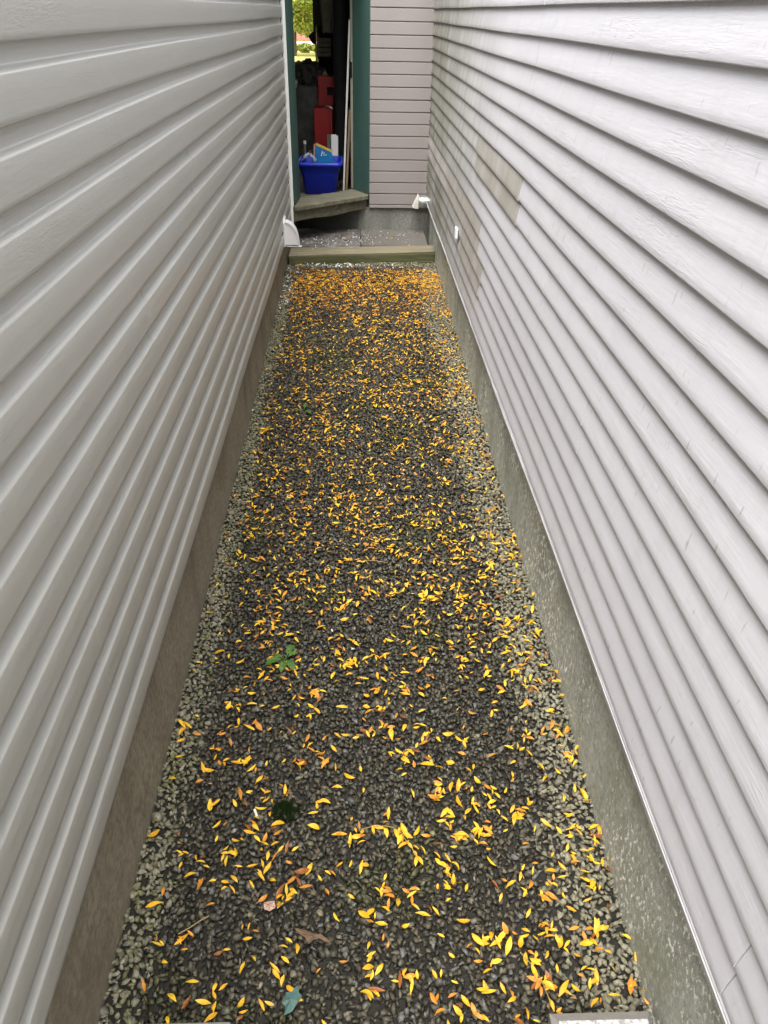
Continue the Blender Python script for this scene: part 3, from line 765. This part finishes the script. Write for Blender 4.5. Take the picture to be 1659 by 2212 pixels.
M_BRICK = k.done(bt.outputs['Color'], 0.85)
BH = thing("brick_house", "red brick house with white trim far behind the lawn", "house", (-3.2, 75, -0.06))
mb = MB(); mb.box((-13, 72, -0.05), (3.0, 80, 3.4)); obj("wall", mb, M_BRICK, BH)
mb = MB(); mb.box((-3.95, 71.95, 0.45), (-3.15, 71.995, 2.0)); d_ = obj("window", mb, M_TRIM, BH)
mb = MB(); mb.box((-3.86, 71.92, 0.55), (-3.24, 71.945, 1.92)); obj("pane", mb, M_DARKHOLE, d_)
mb = MB(); mb.prism([(71.2, 3.3), (76, 6.0), (80.8, 3.3), (80.8, 3.45), (76, 6.2), (71.2, 3.45)], 'x', -13.4, 3.4); obj("roof", mb, M_FLASH_D, BH)
mb = MB(); mb.box((-2.62, 71.88, -0.05), (-2.30, 71.98, 3.3)); obj("porch_post", mb, M_TRIM, BH)

# ------------------------------------------------------------------ gravel
def hull_stone(rs):
    pts = rs.normal(size=(10, 3)); pts /= np.linalg.norm(pts, axis=1)[:, None]
    pts *= rs.uniform(0.75, 1.0, size=(10, 1))
    bm = bmesh.new()
    for p_ in pts: bm.verts.new(p_)
    r_ = bmesh.ops.convex_hull(bm, input=bm.verts)
    bm.verts.ensure_lookup_table(); bm.verts.index_update()
    used = {v for f in bm.faces for v in f.verts}
    for v in [v for v in bm.verts if v not in used]: bm.verts.remove(v)
    bm.verts.index_update()
    V = np.array([v.co[:] for v in bm.verts]); F = np.array([[v.index for v in f.verts] for f in bm.faces])
    bm.free(); return V, F
bases = [hull_stone(rng) for _ in range(40)]
def vnoise(x, y, s, o=0.0): return mnoise.noise((x * s + o, y * s, o))
def pale_amount(x, y):
    nz = vnoise(x, y, 2.6, 3.1) * 0.045 + vnoise(x, y, 9.0, 1.7) * 0.022
    dl, dr = x - fl(y), fr(y) - x
    wl = 0.095 + 0.035 * vnoise(0, y, 0.9, 5.0); wr = 0.175 + 0.05 * vnoise(0, y, 0.8, 8.0)
    a = smooth01((wl + nz - dl) / 0.09 + 0.5); b = smooth01((wr + nz - dr) / 0.14 + 0.5)
    c_ = smooth01((y - 6.90 + nz) / 0.12)
    return max(a, b, 0.8 * c_), a > b
def build_stones(spots, name):
    Vs, Fs, Cs = [], [], []; off = 0
    for (x, y, z, s_, col, wet) in spots:
        V, F = bases[int(rng.integers(len(bases)))]
        q = rng.normal(size=4); q /= np.linalg.norm(q)
        a, b, c_, d = q
        Rm = np.array([[1 - 2 * (c_ * c_ + d * d), 2 * (b * c_ - a * d), 2 * (b * d + a * c_)], [2 * (b * c_ + a * d), 1 - 2 * (b * b + d * d), 2 * (c_ * d - a * b)], [2 * (b * d - a * c_), 2 * (c_ * d + a * b), 1 - 2 * (b * b + c_ * c_)]])
        sc3 = np.array([s_ * rng.uniform(1.0, 1.4), s_ * rng.uniform(0.8, 1.1), s_ * rng.uniform(0.5, 0.85)])
        Q = (V * sc3) @ Rm.T
        # stones lie mostly flat
        Q[:, 2] *= 0.8
        Vs.append(Q + np.array([x, y, z])); Fs.append(F + off); off += len(V)
        Cs.append(np.repeat(np.array([[*col, wet]]), len(V), axis=0))
    V = np.concatenate(Vs); F = np.concatenate(Fs); Cc = np.concatenate(Cs)
    me = bpy.data.meshes.new(name)
    me.vertices.add(len(V)); me.vertices.foreach_set('co', V.astype(np.float32).ravel())
    me.loops.add(F.size); me.loops.foreach_set('vertex_index', F.astype(np.int32).ravel())
    me.polygons.add(len(F)); me.polygons.foreach_set('loop_start', np.arange(0, F.size, 3, dtype=np.int32))
    me.update(calc_edges=True); me.validate()
    at = me.attributes.new("stone_colour", 'FLOAT_COLOR', 'POINT')
    at.data.foreach_set('color', Cc.astype(np.float32).ravel())
    return me
k = NT("gravel_stone")
at = k.add('ShaderNodeAttribute', attribute_name="stone_colour")
mott = k.ramp(k.noise(190, 4, 0.7), [(0.25, 0.62), (0.75, 1.3)])
c0 = k.mix(1.0, at.outputs['Color'], mott, 'MULTIPLY')
k.link(c0, k.b.inputs['Base Color'])
rg = k.math('MULTIPLY_ADD', at.outputs['Alpha'], -0.42); rg.node.inputs[2].default_value = 0.88
M_STONE = k.done(None, rg, k.bump(k.noise(260, 3), 0.4, 0.0015), spec=0.45)
PAL_D = [tuple(np.array(c_) * np.array([1.0, 0.93, 0.76])) for c_ in [(0.050, 0.047, 0.036), (0.062, 0.060, 0.050), (0.040, 0.040, 0.035), (0.075, 0.070, 0.052), (0.058, 0.054, 0.046), (0.070, 0.075, 0.075), (0.050, 0.044, 0.036), (0.085, 0.082, 0.07)]]
PAL_P = [tuple(np.array(c_) * np.array([0.92, 0.89, 0.76])) for c_ in [(0.21, 0.20, 0.155), (0.26, 0.25, 0.205), (0.18, 0.17, 0.13), (0.23, 0.225, 0.175), (0.29, 0.28, 0.235), (0.17, 0.165, 0.145)]]
spots = []
def add_layer(sp, dz, smin, smax, y0, y1, keep=1.0):
    ny = int((y1 - y0) / sp)
    for j in range(ny):
        y = y0 + sp * j
        xl, xr = fl(y) + 0.006, fr(y) - 0.006
        nx = int((xr - xl) / sp)
        for i in range(nx + 1):
            if rng.uniform() > keep: continue
            x = min(max(xl + sp * (i + 0.5 * (j % 2)) + rng.uniform(-0.5, 0.5) * sp, xl), xr); yy = y + rng.uniform(-0.5, 0.5) * sp
            if yy > 7.07 + 0.07 * (x + 0.6): continue
            s_ = rng.uniform(smin, smax) * (1.0 if rng.uniform() < 0.9 else 1.3)
            pa, left = pale_amount(x, yy)
            if rng.uniform() < pa:
                col = np.array(PAL_P[int(rng.integers(len(PAL_P)))])
                if left and rng.uniform() < 0.28: col = col * np.array([0.78, 0.84, 0.58])
                col = col * lerp(0.7, 1.0, pa); wet = 0.15
            else:
                col = np.array(PAL_D[int(rng.integers(len(PAL_D)))]) * float(np.exp(rng.normal(0, 0.36)))
                if rng.uniform() < 0.03: col = np.array((0.13, 0.13, 0.12))
                if vnoise(x, yy, 3.0, 11.0) > 0.33: col = col * np.array([0.92, 0.98, 0.72])
                wet = rng.uniform(0.5, 0.95)
            spots.append((x, yy, gz(x, yy) + dz + rng.uniform(-0.003, 0.004), s_, tuple(col), wet))
add_layer(0.0160, -0.004, 0.0090, 0.0140, 0.55, 3.2)
add_layer(0.0210, 0.003, 0.0070, 0.0150, 0.55, 3.2, 0.75)
add_layer(0.0170, -0.003, 0.0095, 0.0140, 3.2, 7.16)
add_layer(0.0230, 0.003, 0.0080, 0.0135, 3.2, 7.16, 0.65)
add_layer(0.03, -0.004, 0.012, 0.018, -1.3, 0.55)
me = build_stones(spots, "gravel"); me.materials.append(M_STONE)
gv = bpy.data.objects.new("gravel", me); C.objects.link(gv)
tag(gv, "crushed grey gravel filling the alley, wet and dark with pale dry edges", "gravel", kind='stuff')
# white chips at the far left and along the step
chips = []
for i in range(150):
    if i < 65: x, y = fl(6.5) + 0.02 + abs(rng.normal(0, 0.07)), rng.uniform(5.9, 7.0)
    elif i < 120: x, y = rng.uniform(-0.55, 0.1) * rng.uniform(0.3, 1), 7.07 + 0.07 * (x + 0.6) - abs(rng.normal(0, 0.05))
    else: x, y = rng.uniform(-0.55, 0.65), 7.04 - abs(rng.normal(0, 0.08))
    chips.append((x, y, gz(x, y) + 0.012, rng.uniform(0.006, 0.012), (0.75, 0.75, 0.72), 0.2))
for x, y in ((-0.62, 4.15), (-0.635, 4.9), (0.05, 6.0), (0.08, 3.0), (-0.1, 2.2), (-0.02, 2.1)):
    chips.append((x, y, gz(x, y) + 0.012, 0.008, (0.8, 0.8, 0.8), 0.2))
me = build_stones(chips, "white_pebbles"); me.materials.append(M_STONE)
wp = bpy.data.objects.new("white_pebbles", me); C.objects.link(wp)
tag(wp, "scatter of small white pebbles along the step and the far left edge", "pebbles", kind='stuff')
fk = []
for i in range(400):
    if rng.uniform() < 0.72: x, y = rng.normal(-0.22, 0.2), rng.normal(7.58, 0.12)
    else: x, y = rng.uniform(-0.1, 0.6), rng.normal(7.80, 0.13)
    if not (-0.58 < x < 0.63 and 7.33 < y < 8.02): continue
    g = rng.uniform(0.16, 0.5) if rng.uniform() < 0.8 else 0.8
    cc = (g, g, g * 0.98) if rng.uniform() < 0.8 else (0.07, 0.045, 0.03)
    fk.append((x, y, 0.158 if x < 0.035 else 0.166, rng.uniform(0.004, 0.011), cc, 0.1))
me = build_stones(fk, "flakes"); me.materials.append(M_STONE)
fo = bpy.data.objects.new("flakes", me); C.objects.link(fo)
tag(fo, "pale flakes and crumbs scattered over the paving slabs behind the step", "debris", kind='stuff')

# ------------------------------------------------------------------ leaves
def leaf_mesh_arrays(length, width, fold, curl, twist, nl=7):
    V = []; F = []
    for i in range(nl):
        t = i / (nl - 1)
        hw = width * 0.5 * (math.sin(PI * min(1, t * 0.96 + 0.03)) ** 0.8) * (1.0 + 0.25 * math.sin(2.6 * t - 0.4))
        hw = max(hw, 0.0006)
        if abs(curl) > 1e-4:
            a = curl * (t - 0.5); cx_ = length * math.sin(a) / curl; cz_ = length * (1 - math.cos(a)) / curl
        else: cx_ = length * (t - 0.5); cz_ = 0
        tw = twist * (t - 0.5)
        for s_ in (-1, 0, 1):
            yy = s_ * hw; zz = abs(s_) * hw * fold
            V.append((cx_, yy * math.cos(tw) - zz * math.sin(tw), cz_ + yy * math.sin(tw) + zz * math.cos(tw)))
    for i in range(nl - 1):
        for j in range(2):
            a = i * 3 + j; F.append((a, a + 1, a + 4, a + 3))
    return np.array(V), F
variants = []
for i in range(18):
    variants.append(leaf_mesh_arrays(0.036, rng.uniform(0.0072, 0.0115), rng.uniform(0.05, 0.75), rng.choice([-1, 1]) * rng.uniform(0.2, 1.7), rng.uniform(-0.9, 0.9)))
FORM = []
LCOL = {"yellow": (0.93, 0.57, 0.035), "golden": (0.90, 0.48, 0.028), "orange": (0.70, 0.29, 0.035), "brown": (0.30, 0.10, 0.025)}
def leaf_surface(name, col=None):
    k = NT(name)
    if col is None:
        a_ = k.add('ShaderNodeAttribute', attribute_name="leaf_colour"); base = a_.outputs['Color']
    else:
        oi = k.add('ShaderNodeObjectInfo')
        base = k.ramp(oi.outputs['Random'], [(0, tuple(c * 0.85 for c in col)), (1, tuple(min(1, c * 1.12) for c in col))])
    c = k.mix(k.ramp(k.noise(120, 3), [(0.52, 0.0), (0.72, 0.4)]), base, (0.60, 0.22, 0.02))
    k.done(c, 0.45, k.bump(k.noise(200, 2), 0.2, 0.001), spec=0.4)
    tr = k.add('ShaderNodeBsdfTranslucent'); k.link(c, tr.inputs['Color'])
    mx = k.add('ShaderNodeMixShader'); mx.inputs[0].default_value = 0.25
    k.link(k.b.outputs[0], mx.inputs[1]); k.link(tr.outputs[0], mx.inputs[2]); k.link(mx.outputs[0], k.t.nodes['Material Output'].inputs['Surface'])
    return k.m
M_LEAF = {c: leaf_surface(c + "_leaf", LCOL[c]) for c in LCOL}
M_LEAVES = leaf_surface("leaf_litter")
# positions
def dens(x, y):
    d = 235 + 60 * vnoise(x, y, 1.3, 2.0) + 120 * vnoise(x, y, 3.1, 6.0)
    if y < 3.0: d += 150 * smooth01((x - 0.10) / 0.45) * smooth01((1.9 - y) / 0.7)
    d *= 1.0 + 0.9 * vnoise(x, y, 4.3, 21.0)
    d *= 0.95 if y < 2.0 else 1.45
    if 1.9 < y < 2.6: d *= 0.85
    d += 620 * math.exp(-((y - 6.45) / 0.42) ** 2) + 120 * smooth01((y - 4.8) / 1.2)
    if y > 6.85: d *= 0.12
    if x - fl(y) < 0.10: d *= 0.35
    if x - fl(y) < 0.07 and y > 5.5: d *= 0.3
    return max(d, 15)
pts = []
area = 1.30 * 6.5
mx_d = 3000
for _ in range(int(area * mx_d)):
    x, y = rng.uniform(fl(0.9) + 0.02, 0.705), rng.uniform(0.62, 7.04)
    if rng.uniform() * mx_d < dens(x, y) * (1.65 if y < 2.0 else 2.2):
        pts.append((x, y))
        if rng.uniform() < (0.30 if y < 2.2 else 0.16):
            for __ in range(int(rng.integers(1, 4))):
                a = rng.uniform(0, 2 * PI); d = rng.uniform(0.006, 0.030)
                xx, yy = x + d * math.cos(a), y + d * math.sin(a)
                if fl(yy) + 0.015 < xx < fr(yy) - 0.015 and yy < 7.04: pts.append((xx, yy))
def leaf_pick(y):
    u_ = rng.random()
    if y > 5.6: tb = (0.22, 0.54, 0.88)
    elif y > 2.5: tb = (0.44, 0.74, 0.94)
    else: tb = (0.40, 0.72, 0.92)
    return "yellow" if u_ < tb[0] else "golden" if u_ < tb[1] else "orange" if u_ < tb[2] else "brown"
pts.sort(key=lambda p_: p_[1])
pts = [p_ for p_ in pts if not (0.42 < p_[0] < 0.69 and p_[1] < 0.845) and not (-0.51 < p_[0] < -0.28 and p_[1] < 0.868)]
def project(p_):
    c_ = ROT.T @ (np.array(p_) - np.array([0, 0, EYE]))
    return (_cx + _f * c_[0] / c_[2]) / 1659, (_cy + _f * c_[1] / c_[2]) / 2212
landm = [("the grey concrete block", (0.55, 0.83)), ("the teal leaf", (-0.162, 0.895)), ("the crumpled brown leaf", (-0.112, 1.046)), ("the leafy stalk", (0.10, 1.33)),
         ("the white stub", (-0.301, 1.416)), ("the moss clump", (-0.215, 1.44)), ("the green weed", (-0.263, 2.056)), ("the thin bare stalk", (0.44, 0.94)), ("the left foundation", None), ("the right foundation", None)]
indiv = []; rest = []
for (x, y) in pts:
    u_, v_ = project((x, y, gz(x, y) + 0.015))
    rec = dict(x=x, y=y, col=leaf_pick(y), var=int(rng.integers(len(variants))), s=(rng.uniform(0.50, 1.0) if rng.random() < 0.85 else rng.uniform(1.0, 1.4)) * lerp(0.98, 0.76, smooth01((y - 1.2) / 1.8)), u=u_, v=v_,
               yaw=rng.uniform(0, 2 * PI), tx=rng.normal(0, 0.30), ty=rng.normal(0, 0.30))
    if len(indiv) < 300 and 0.0 < u_ < 1 and 0.0 < v_ < 0.995: indiv.append(rec)
    elif not (v_ >= 0.995 and y < 1.2 and rng.random() < 0.5): rest.append(rec)
def place_words(r):
    x, y = r['x'], r['y']; best = None
    for nm, q in landm:
        if q is None: d = (x - fl(y)) * 2.2 if 'left' in nm else (fr(y) - x) * 2.2
        else: d = math.hypot(x - q[0], y - q[1])
        if best is None or d < best[0]: best = (d, nm, q)
    d, nm, q = best
    if q is None: return "by " + nm, d
    dx, dy = x - q[0], y - q[1]
    if abs(dx) > abs(dy) * 2: s_ = "right of" if dx > 0 else "left of"
    elif abs(dy) > abs(dx) * 2: s_ = "beyond" if dy > 0 else "in front of"
    else: s_ = ("behind right of" if dx > 0 else "behind left of") if dy > 0 else ("ahead right of" if dx > 0 else "ahead left of")
    return s_ + " " + nm, d
buckets = {}
for r in indiv:
    sp = variants[r['var']][0]
    cur = sp[:, 2].max() - sp[:, 2].min()
    form = "curled" if cur > 0.009 else "flat" if cur < 0.005 else "bent"
    size = "small" if r['s'] < 0.82 else "long" if r['s'] > 1.08 else ""
    pw, d = place_words(r)
    ori = abs(math.degrees(r['yaw'])) % 180
    r['lab'] = " ".join(w_ for w_ in (size, form, r['col'], "leaf", pw) if w_)
    buckets.setdefault(r['lab'], []).append(r)
NUM = ["", "one", "two", "three", "four", "five", "six", "seven", "eight", "nine", "ten", "eleven", "twelve"]
NTH = ["nearest", "second nearest", "third nearest", "fourth nearest", "fifth nearest", "sixth nearest", "seventh nearest", "eighth nearest", "ninth nearest", "tenth nearest", "eleventh nearest"]
for lab, rs in buckets.items():
    rs.sort(key=lambda r: r['y'])
    n = len(rs)
    for i, r in enumerate(rs):
        if n == 1 or n > 12: continue
        r['lab'] = lab + ", " + (("nearer" if i == 0 else "farther") if n == 2 else "farthest" if i == n - 1 else NTH[i]) + " of " + NUM[n]
leaf_me = {}
def leaf_z(r): return gz(r['x'], r['y']) + 0.0165 + random.uniform(0, 0.004)
for r in indiv:
    key = (r['var'], r['col'])
    if key not in leaf_me:
        V, F = variants[r['var']]
        m_ = bpy.data.meshes.new("fallen_leaf"); m_.from_pydata([tuple(v) for v in V], [], F)
        m_.polygons.foreach_set('use_smooth', [True] * len(F)); m_.materials.append(M_LEAF[r['col']]); leaf_me[key] = m_
    o = bpy.data.objects.new("fallen_leaf", leaf_me[key]); C.objects.link(o)
    o.location = (r['x'], r['y'], leaf_z(r)); o.rotation_euler = (r['tx'], r['ty'], r['yaw']); o.scale = (r['s'],) * 3
    tag(o, r['lab'], "leaf", "yellow leaves fallen on the gravel")
Vs, Fs, Cs = [], [], []; off = 0
def add_leaf(V, F, pos, eul, s_, col):
    global off
    Mx = np.array(Matrix.Rotation(eul[2], 3, 'Z') @ Matrix.Rotation(eul[1], 3, 'Y') @ Matrix.Rotation(eul[0], 3, 'X'))
    Vs.append((V * s_) @ Mx.T + np.array(pos)); Fs.extend([[j + off for j in f] for f in F]); off += len(V)
    Cs.append(np.repeat([[*col, 1]], len(V), axis=0))
for r in rest:
    V, F = variants[r['var']]
    col = np.array(LCOL[r['col']]) * rng.uniform(0.85, 1.1)
    add_leaf(V, F, (r['x'], r['y'], leaf_z(r)), (r['tx'], r['ty'], r['yaw']), r['s'], np.minimum(col, 0.95))
m_ = bpy.data.meshes.new("fallen_leaves"); m_.from_pydata(np.concatenate(Vs).tolist(), [], Fs)
m_.polygons.foreach_set('use_smooth', [True] * len(Fs))
a_ = m_.attributes.new("leaf_colour", 'FLOAT_COLOR', 'POINT'); a_.data.foreach_set('color', np.concatenate(Cs).astype(np.float32).ravel())
m_.materials.append(M_LEAVES)
lo = bpy.data.objects.new("fallen_leaves", m_); C.objects.link(lo)
tag(lo, "yellow and orange leaves strewn over the farther gravel", "leaves", kind='stuff')

# a stalk that still has its leaflets
def stalk(name, pts_, leaflets, label, cat):
    t = thing(name, label, cat, pts_[0])
    m = MB(); m.tube(pts_, 0.0013, 6); obj("stalk", m, simple("dry_stalk", (0.30, 0.22, 0.07), 0.7, 0.2, 60), t)
    for (i, ang, s_, col) in leaflets:
        V, F = variants[(i * 5) % len(variants)]
        p0 = Vector(pts_[min(i, len(pts_) - 1)])
        Mx = np.array(Matrix.Rotation(ang, 3, 'Z'))
        Q = ((V + np.array([0.018, 0, 0])) * s_) @ Mx.T + np.array(p0)
        m = MB(); m.poly([tuple(q) for q in Q], F, True)
        obj("leaflet", m, M_LEAF[col], t, fix=False)
zc = 0.030
sp = [(0.006, 1.348), (0.04, 1.358), (0.075, 1.359), (0.10, 1.354), (0.122, 1.336), (0.135, 1.311), (0.150, 1.287), (0.161, 1.268)]
stalk("leaf_stalk", [(x, y, gz(x, y) + zc) for x, y in sp],
      [(1, R(-85), 0.75, "golden"), (2, R(-80), 1.0, "yellow"), (3, R(-70), 1.05, "yellow"), (4, R(-110), 1.0, "yellow"), (5, R(-140), 0.9, "golden"), (5, R(-55), 0.8, "yellow"), (7, R(-100), 0.9, "yellow"), (7, R(-60), 0.9, "golden"), (6, R(-60), 0.7, "golden")],
      "arched thin stalk with yellow leaflets still attached, lying on the gravel", "leaf stalk")
stalk("twig", [(x, y, gz(x, y) + 0.027) for x, y in ((0.405, 1.005), (0.428, 0.975), (0.445, 0.94), (0.455, 0.90), (0.463, 0.881))],
      [(1, R(-80), 1.0, "golden"), (2, R(-40), 1.1, "yellow"), (2, R(-130), 0.8, "orange"), (3, R(-75), 0.9, "yellow")],
      "thin bare stalk with a few leaves beside the grey concrete block", "twig")
for (a, b, lab) in (((-0.46, 1.07), (-0.385, 1.115), "fine straw coloured twig near the left foundation"), ((-0.42, 2.9), (-0.34, 2.99), "pale straight twig on the left of the gravel, beyond the weed"), ((0.02, 2.62), (0.13, 2.60), "slim brown twig in the middle of the gravel")):
    m = MB(); m.tube([(lerp(a[0], b[0], t) + 0.004 * math.sin(5 * t), lerp(a[1], b[1], t), gz(*a) + 0.022 + 0.004 * math.sin(3 * t)) for t in [i / 6 for i in range(7)]], [0.0018] * 6 + [0.0009], 6)
    tag(obj("twig", m, simple("straw", (0.28, 0.20, 0.09), 0.8, 0.2, 60), loc=(a[0], a[1], gz(*a))), lab, "twig")

# green weeds
M_WEED = leaf_surface("weed_leaf", (0.050, 0.155, 0.028))
def weed(x, y, sz, angs, label):
    t = thing("weed", label, "weed", (x, y, gz(x, y)))
    for ang, ln in angs:
        m = MB(); nl = 11; rows = []
        L_ = sz * ln
        for i in range(nl):
            s_ = i / (nl - 1)
            hw = L_ * 0.17 * (math.sin(PI * max(0.0, (s_ - 0.25) / 0.75)) ** 0.7 if s_ > 0.25 else 0) + L_ * 0.016
            hw *= 1 + 0.18 * (-1) ** i if 0.3 < s_ < 0.95 else 1
            rz_ = 0.018 + 0.5 * L_ * s_ * (1 - s_ * 0.95)
            rows.append([(x + math.cos(ang) * L_ * s_ - math.sin(ang) * q * hw, y + math.sin(ang) * L_ * s_ + math.cos(ang) * q * hw, gz(x, y) + rz_ + abs(q) * hw * 0.35) for q in (-1, 0, 1)])
        m.grid(rows, True); obj("leaf", m, M_WEED, t, fix=False)
weed(-0.263, 2.05, 0.064, [(R(70), 1.15), (R(35), 0.85), (R(205), 1.2), (R(165), 0.8), (R(262), 1.1), (R(300), 1.15)], "small green weed with toothed leaves growing through the gravel")
weed(-0.315, 4.12, 0.07, [(R(80), 1.1), (R(200), 0.8), (R(310), 1.0)], "tiny green weed sprig midway along the left of the gravel")
mb = MB()
for _ in range(900):
    a = rng.uniform(0, 2 * PI); r_ = 0.035 * math.sqrt(rng.uniform()); x, y = -0.215 + r_ * math.cos(a) * 1.2, 1.43 + r_ * math.sin(a)
    hh = 0.014 + 0.008 * (1 - r_ / 0.035); b_ = rng.uniform(0, 2 * PI)
    z = gz(x, y) + 0.004
    mb.face([(x - 0.002 * math.cos(b_), y - 0.002 * math.sin(b_), z), (x + 0.002 * math.cos(b_), y + 0.002 * math.sin(b_), z), (x + 0.004 * math.sin(b_), y - 0.004 * math.cos(b_), z + hh)])
tag(obj("moss_clump", mb, leaf_mat("moss", (0.015, 0.028, 0.008), (0.035, 0.06, 0.015)), loc=(-0.215, 1.43, gz(-0.215, 1.43)), fix=False), "dark green moss clump on the gravel, left of centre", "moss")
# teal leaf, brown crumpled leaf, pink scrap, stub
def flat_scrap(name, outline, c_, mat, label, cat, amp=0.003, zo=0.024, th=0.0012):
    m = MB(); ctr = (c_[0], c_[1], gz(*c_) + zo + 0.003)
    P = [(c_[0] + a, c_[1] + b, gz(*c_) + zo + amp * math.sin(90 * a + 70 * b)) for a, b in outline]
    for i in range(len(P)): m.poly([ctr, P[i], P[(i + 1) % len(P)]], [(0, 1, 2)])
    bmx = obj(name, m, mat, loc=(c_[0], c_[1], gz(*c_)), fix=False)
    bmx.modifiers.new("thick", 'SOLIDIFY').thickness = th
    return tag(bmx, label, cat)
flat_scrap("teal_leaf", [(-0.014, -0.036), (0.004, -0.026), (0.018, -0.006), (0.026, 0.006), (0.018, 0.014), (0.016, 0.032), (0.006, 0.024), (0.004, 0.016), (-0.014, 0.016), (-0.012, 0.004), (-0.022, -0.006), (-0.012, -0.014)],
           (-0.162, 0.905), simple("teal", (0.060, 0.125, 0.108), 0.55, 0.15, 60), "jagged teal green leaf scrap lying on the gravel at the bottom of the picture", "leaf scrap")
flat_scrap("dry_leaf", [(-0.050, 0.024), (-0.02, 0.018), (0.000, 0.006), (0.020, 0.003), (0.046, -0.018), (0.043, -0.022), (0.016, -0.007), (0.0, -0.006), (-0.012, -0.014), (-0.022, 0.002), (-0.042, 0.014)],
           (-0.115, 1.05), simple("dry_brown", (0.13, 0.08, 0.048), 0.7, 0.3, 60), "long crumpled brown dead leaf on the lower gravel", "leaf", 0.006)
flat_scrap("pale_chip", [(-0.014, 0.008), (0.012, 0.012), (0.016, -0.004), (0.002, -0.012), (-0.012, -0.006)], (-0.235, 1.135), simple("pink_chip", (0.45, 0.30, 0.22), 0.7, 0.15, 60), "pinkish stone chip on the gravel left of the brown leaf", "chip", 0.001, 0.018, 0.006)
mb = MB(); mb.tube([(-0.306, 1.428, gz(-0.3, 1.42) + 0.024), (-0.296, 1.403, gz(-0.3, 1.42) + 0.024)], 0.0042, 12)
tag(obj("stub", mb, simple("stub_paper", (0.66, 0.62, 0.52), 0.8, 0.12, 200), loc=(-0.30, 1.415, gz(-0.3, 1.415))), "short white stub lying on the dark gravel left of the moss", "stub")
# leaf lodged on the siding
for (x, y, z, lab) in ((0.672, 4.479, 0.556, "single yellow leaf lodged on the lower right siding"), (0.670, 5.995, 0.893, "tiny yellow leaf lodged on the far right siding")):
    o = bpy.data.objects.new("fallen_leaf", leaf_me[next(kk for kk in leaf_me if kk[1] == "golden")]); C.objects.link(o)
    o.location = (x - 0.004, y, z); o.rotation_euler = (R(60), 0.3, R(80)); o.scale = (0.9,) * 3; tag(o, lab, "leaf", "leaves lodged on the siding")
for i, (x, y, lab) in enumerate(((0.33, 7.62, "single orange leaf on the bare grey slab behind the step"), (-0.40, 7.20, "small golden leaf on the left of the timber step"), (0.52, 7.31, "small golden leaf on the right of the timber step"), (-0.05, 7.27, "small golden leaf on the middle of the timber step"))):
    o = bpy.data.objects.new("fallen_leaf", leaf_me[next(kk for kk in leaf_me if kk[1] in ("golden", "orange"))]); C.objects.link(o)
    o.location = (x, y, 0.176); o.rotation_euler = (0.1, 0, i * 1.3); o.scale = (0.9,) * 3; tag(o, lab, "leaf", "leaves lying on the step and slabs")
# dead leaves on the slab
for (x, y, s_, lab) in ((-0.10, 7.60, 1.6, "dark brown dead leaf among the flakes on the chalky slab"), (0.14, 7.75, 1.3, "brown dead leaf at the back of the ribbed slab"), (-0.35, 7.44, 1.0, "reddish brown leaf near the front of the chalky slab")):
    o = bpy.data.objects.new("dead_leaf", leaf_me[next(kk for kk in leaf_me if kk[1] == "brown")] if any(kk[1] == "brown" for kk in leaf_me) else list(leaf_me.values())[0]); C.objects.link(o)
    o.location = (x, y, 0.17); o.rotation_euler = (0.1, 0.1, x * 9); o.scale = (s_, s_ * 1.6, s_); tag(o, lab, "leaf", "dead leaves on the slabs")

# ------------------------------------------------------------------ concrete block and slab at the bottom edge
k = NT("speckled_concrete")
c0 = k.mix(k.ramp(k.noise(45, 5, 0.75), [(0.42, 0.0), (0.58, 1.0)]), (0.24, 0.235, 0.22), (0.58, 0.58, 0.56))
M_BLOCK = k.done(c0, 0.9, k.bump(k.noise(150, 4), 0.4, 0.002), spec=0.2)
k = NT("dark_concrete")  # darker concrete tone for the block's rim and base and the slab edge
c0 = k.mix(k.noise(60, 5, 0.75), (0.14, 0.13, 0.115), (0.27, 0.255, 0.23))
M_BLOCKD = k.done(c0, 0.8, k.bump(k.noise(150, 4), 0.4, 0.002), spec=0.3)
BK = thing("concrete_block", "grey speckled concrete block with a darker sloping rim by the right foundation", "block", (0.555, 0.6, 0))
zt = 0.072
mb = MB(); mb.box((0.440, 0.40, 0.0), (0.672, 0.846, 0.0605)); obj("base", mb, M_BLOCKD, BK, bevel=0.004)
mb = MB()
mb.poly([(0.440, 0.4, 0.061), (0.672, 0.4, 0.061), (0.672, 0.846, 0.061), (0.440, 0.846, 0.061), (0.455, 0.4, zt), (0.662, 0.4, zt), (0.662, 0.826, zt), (0.455, 0.826, zt)],
        [(2, 3, 7, 6), (1, 2, 6, 5), (3, 0, 4, 7), (0, 1, 5, 4)])
obj("bevel_band", mb, M_BLOCKD, BK)
mb = MB(); mb.box((0.4555, 0.4, 0.065), (0.6615, 0.8255, zt + 0.002)); obj("top_face", mb, M_BLOCK, BK, bevel=0.001)
mb = MB(); mb.box((-0.495, 0.42, 0.0), (-0.298, 0.861, 0.03))
tag(obj("concrete_slab", mb, M_BLOCKD, loc=(-0.4, 0.65, 0), bevel=0.004), "thin grey slab edge just showing at the bottom left of the gravel", "slab")
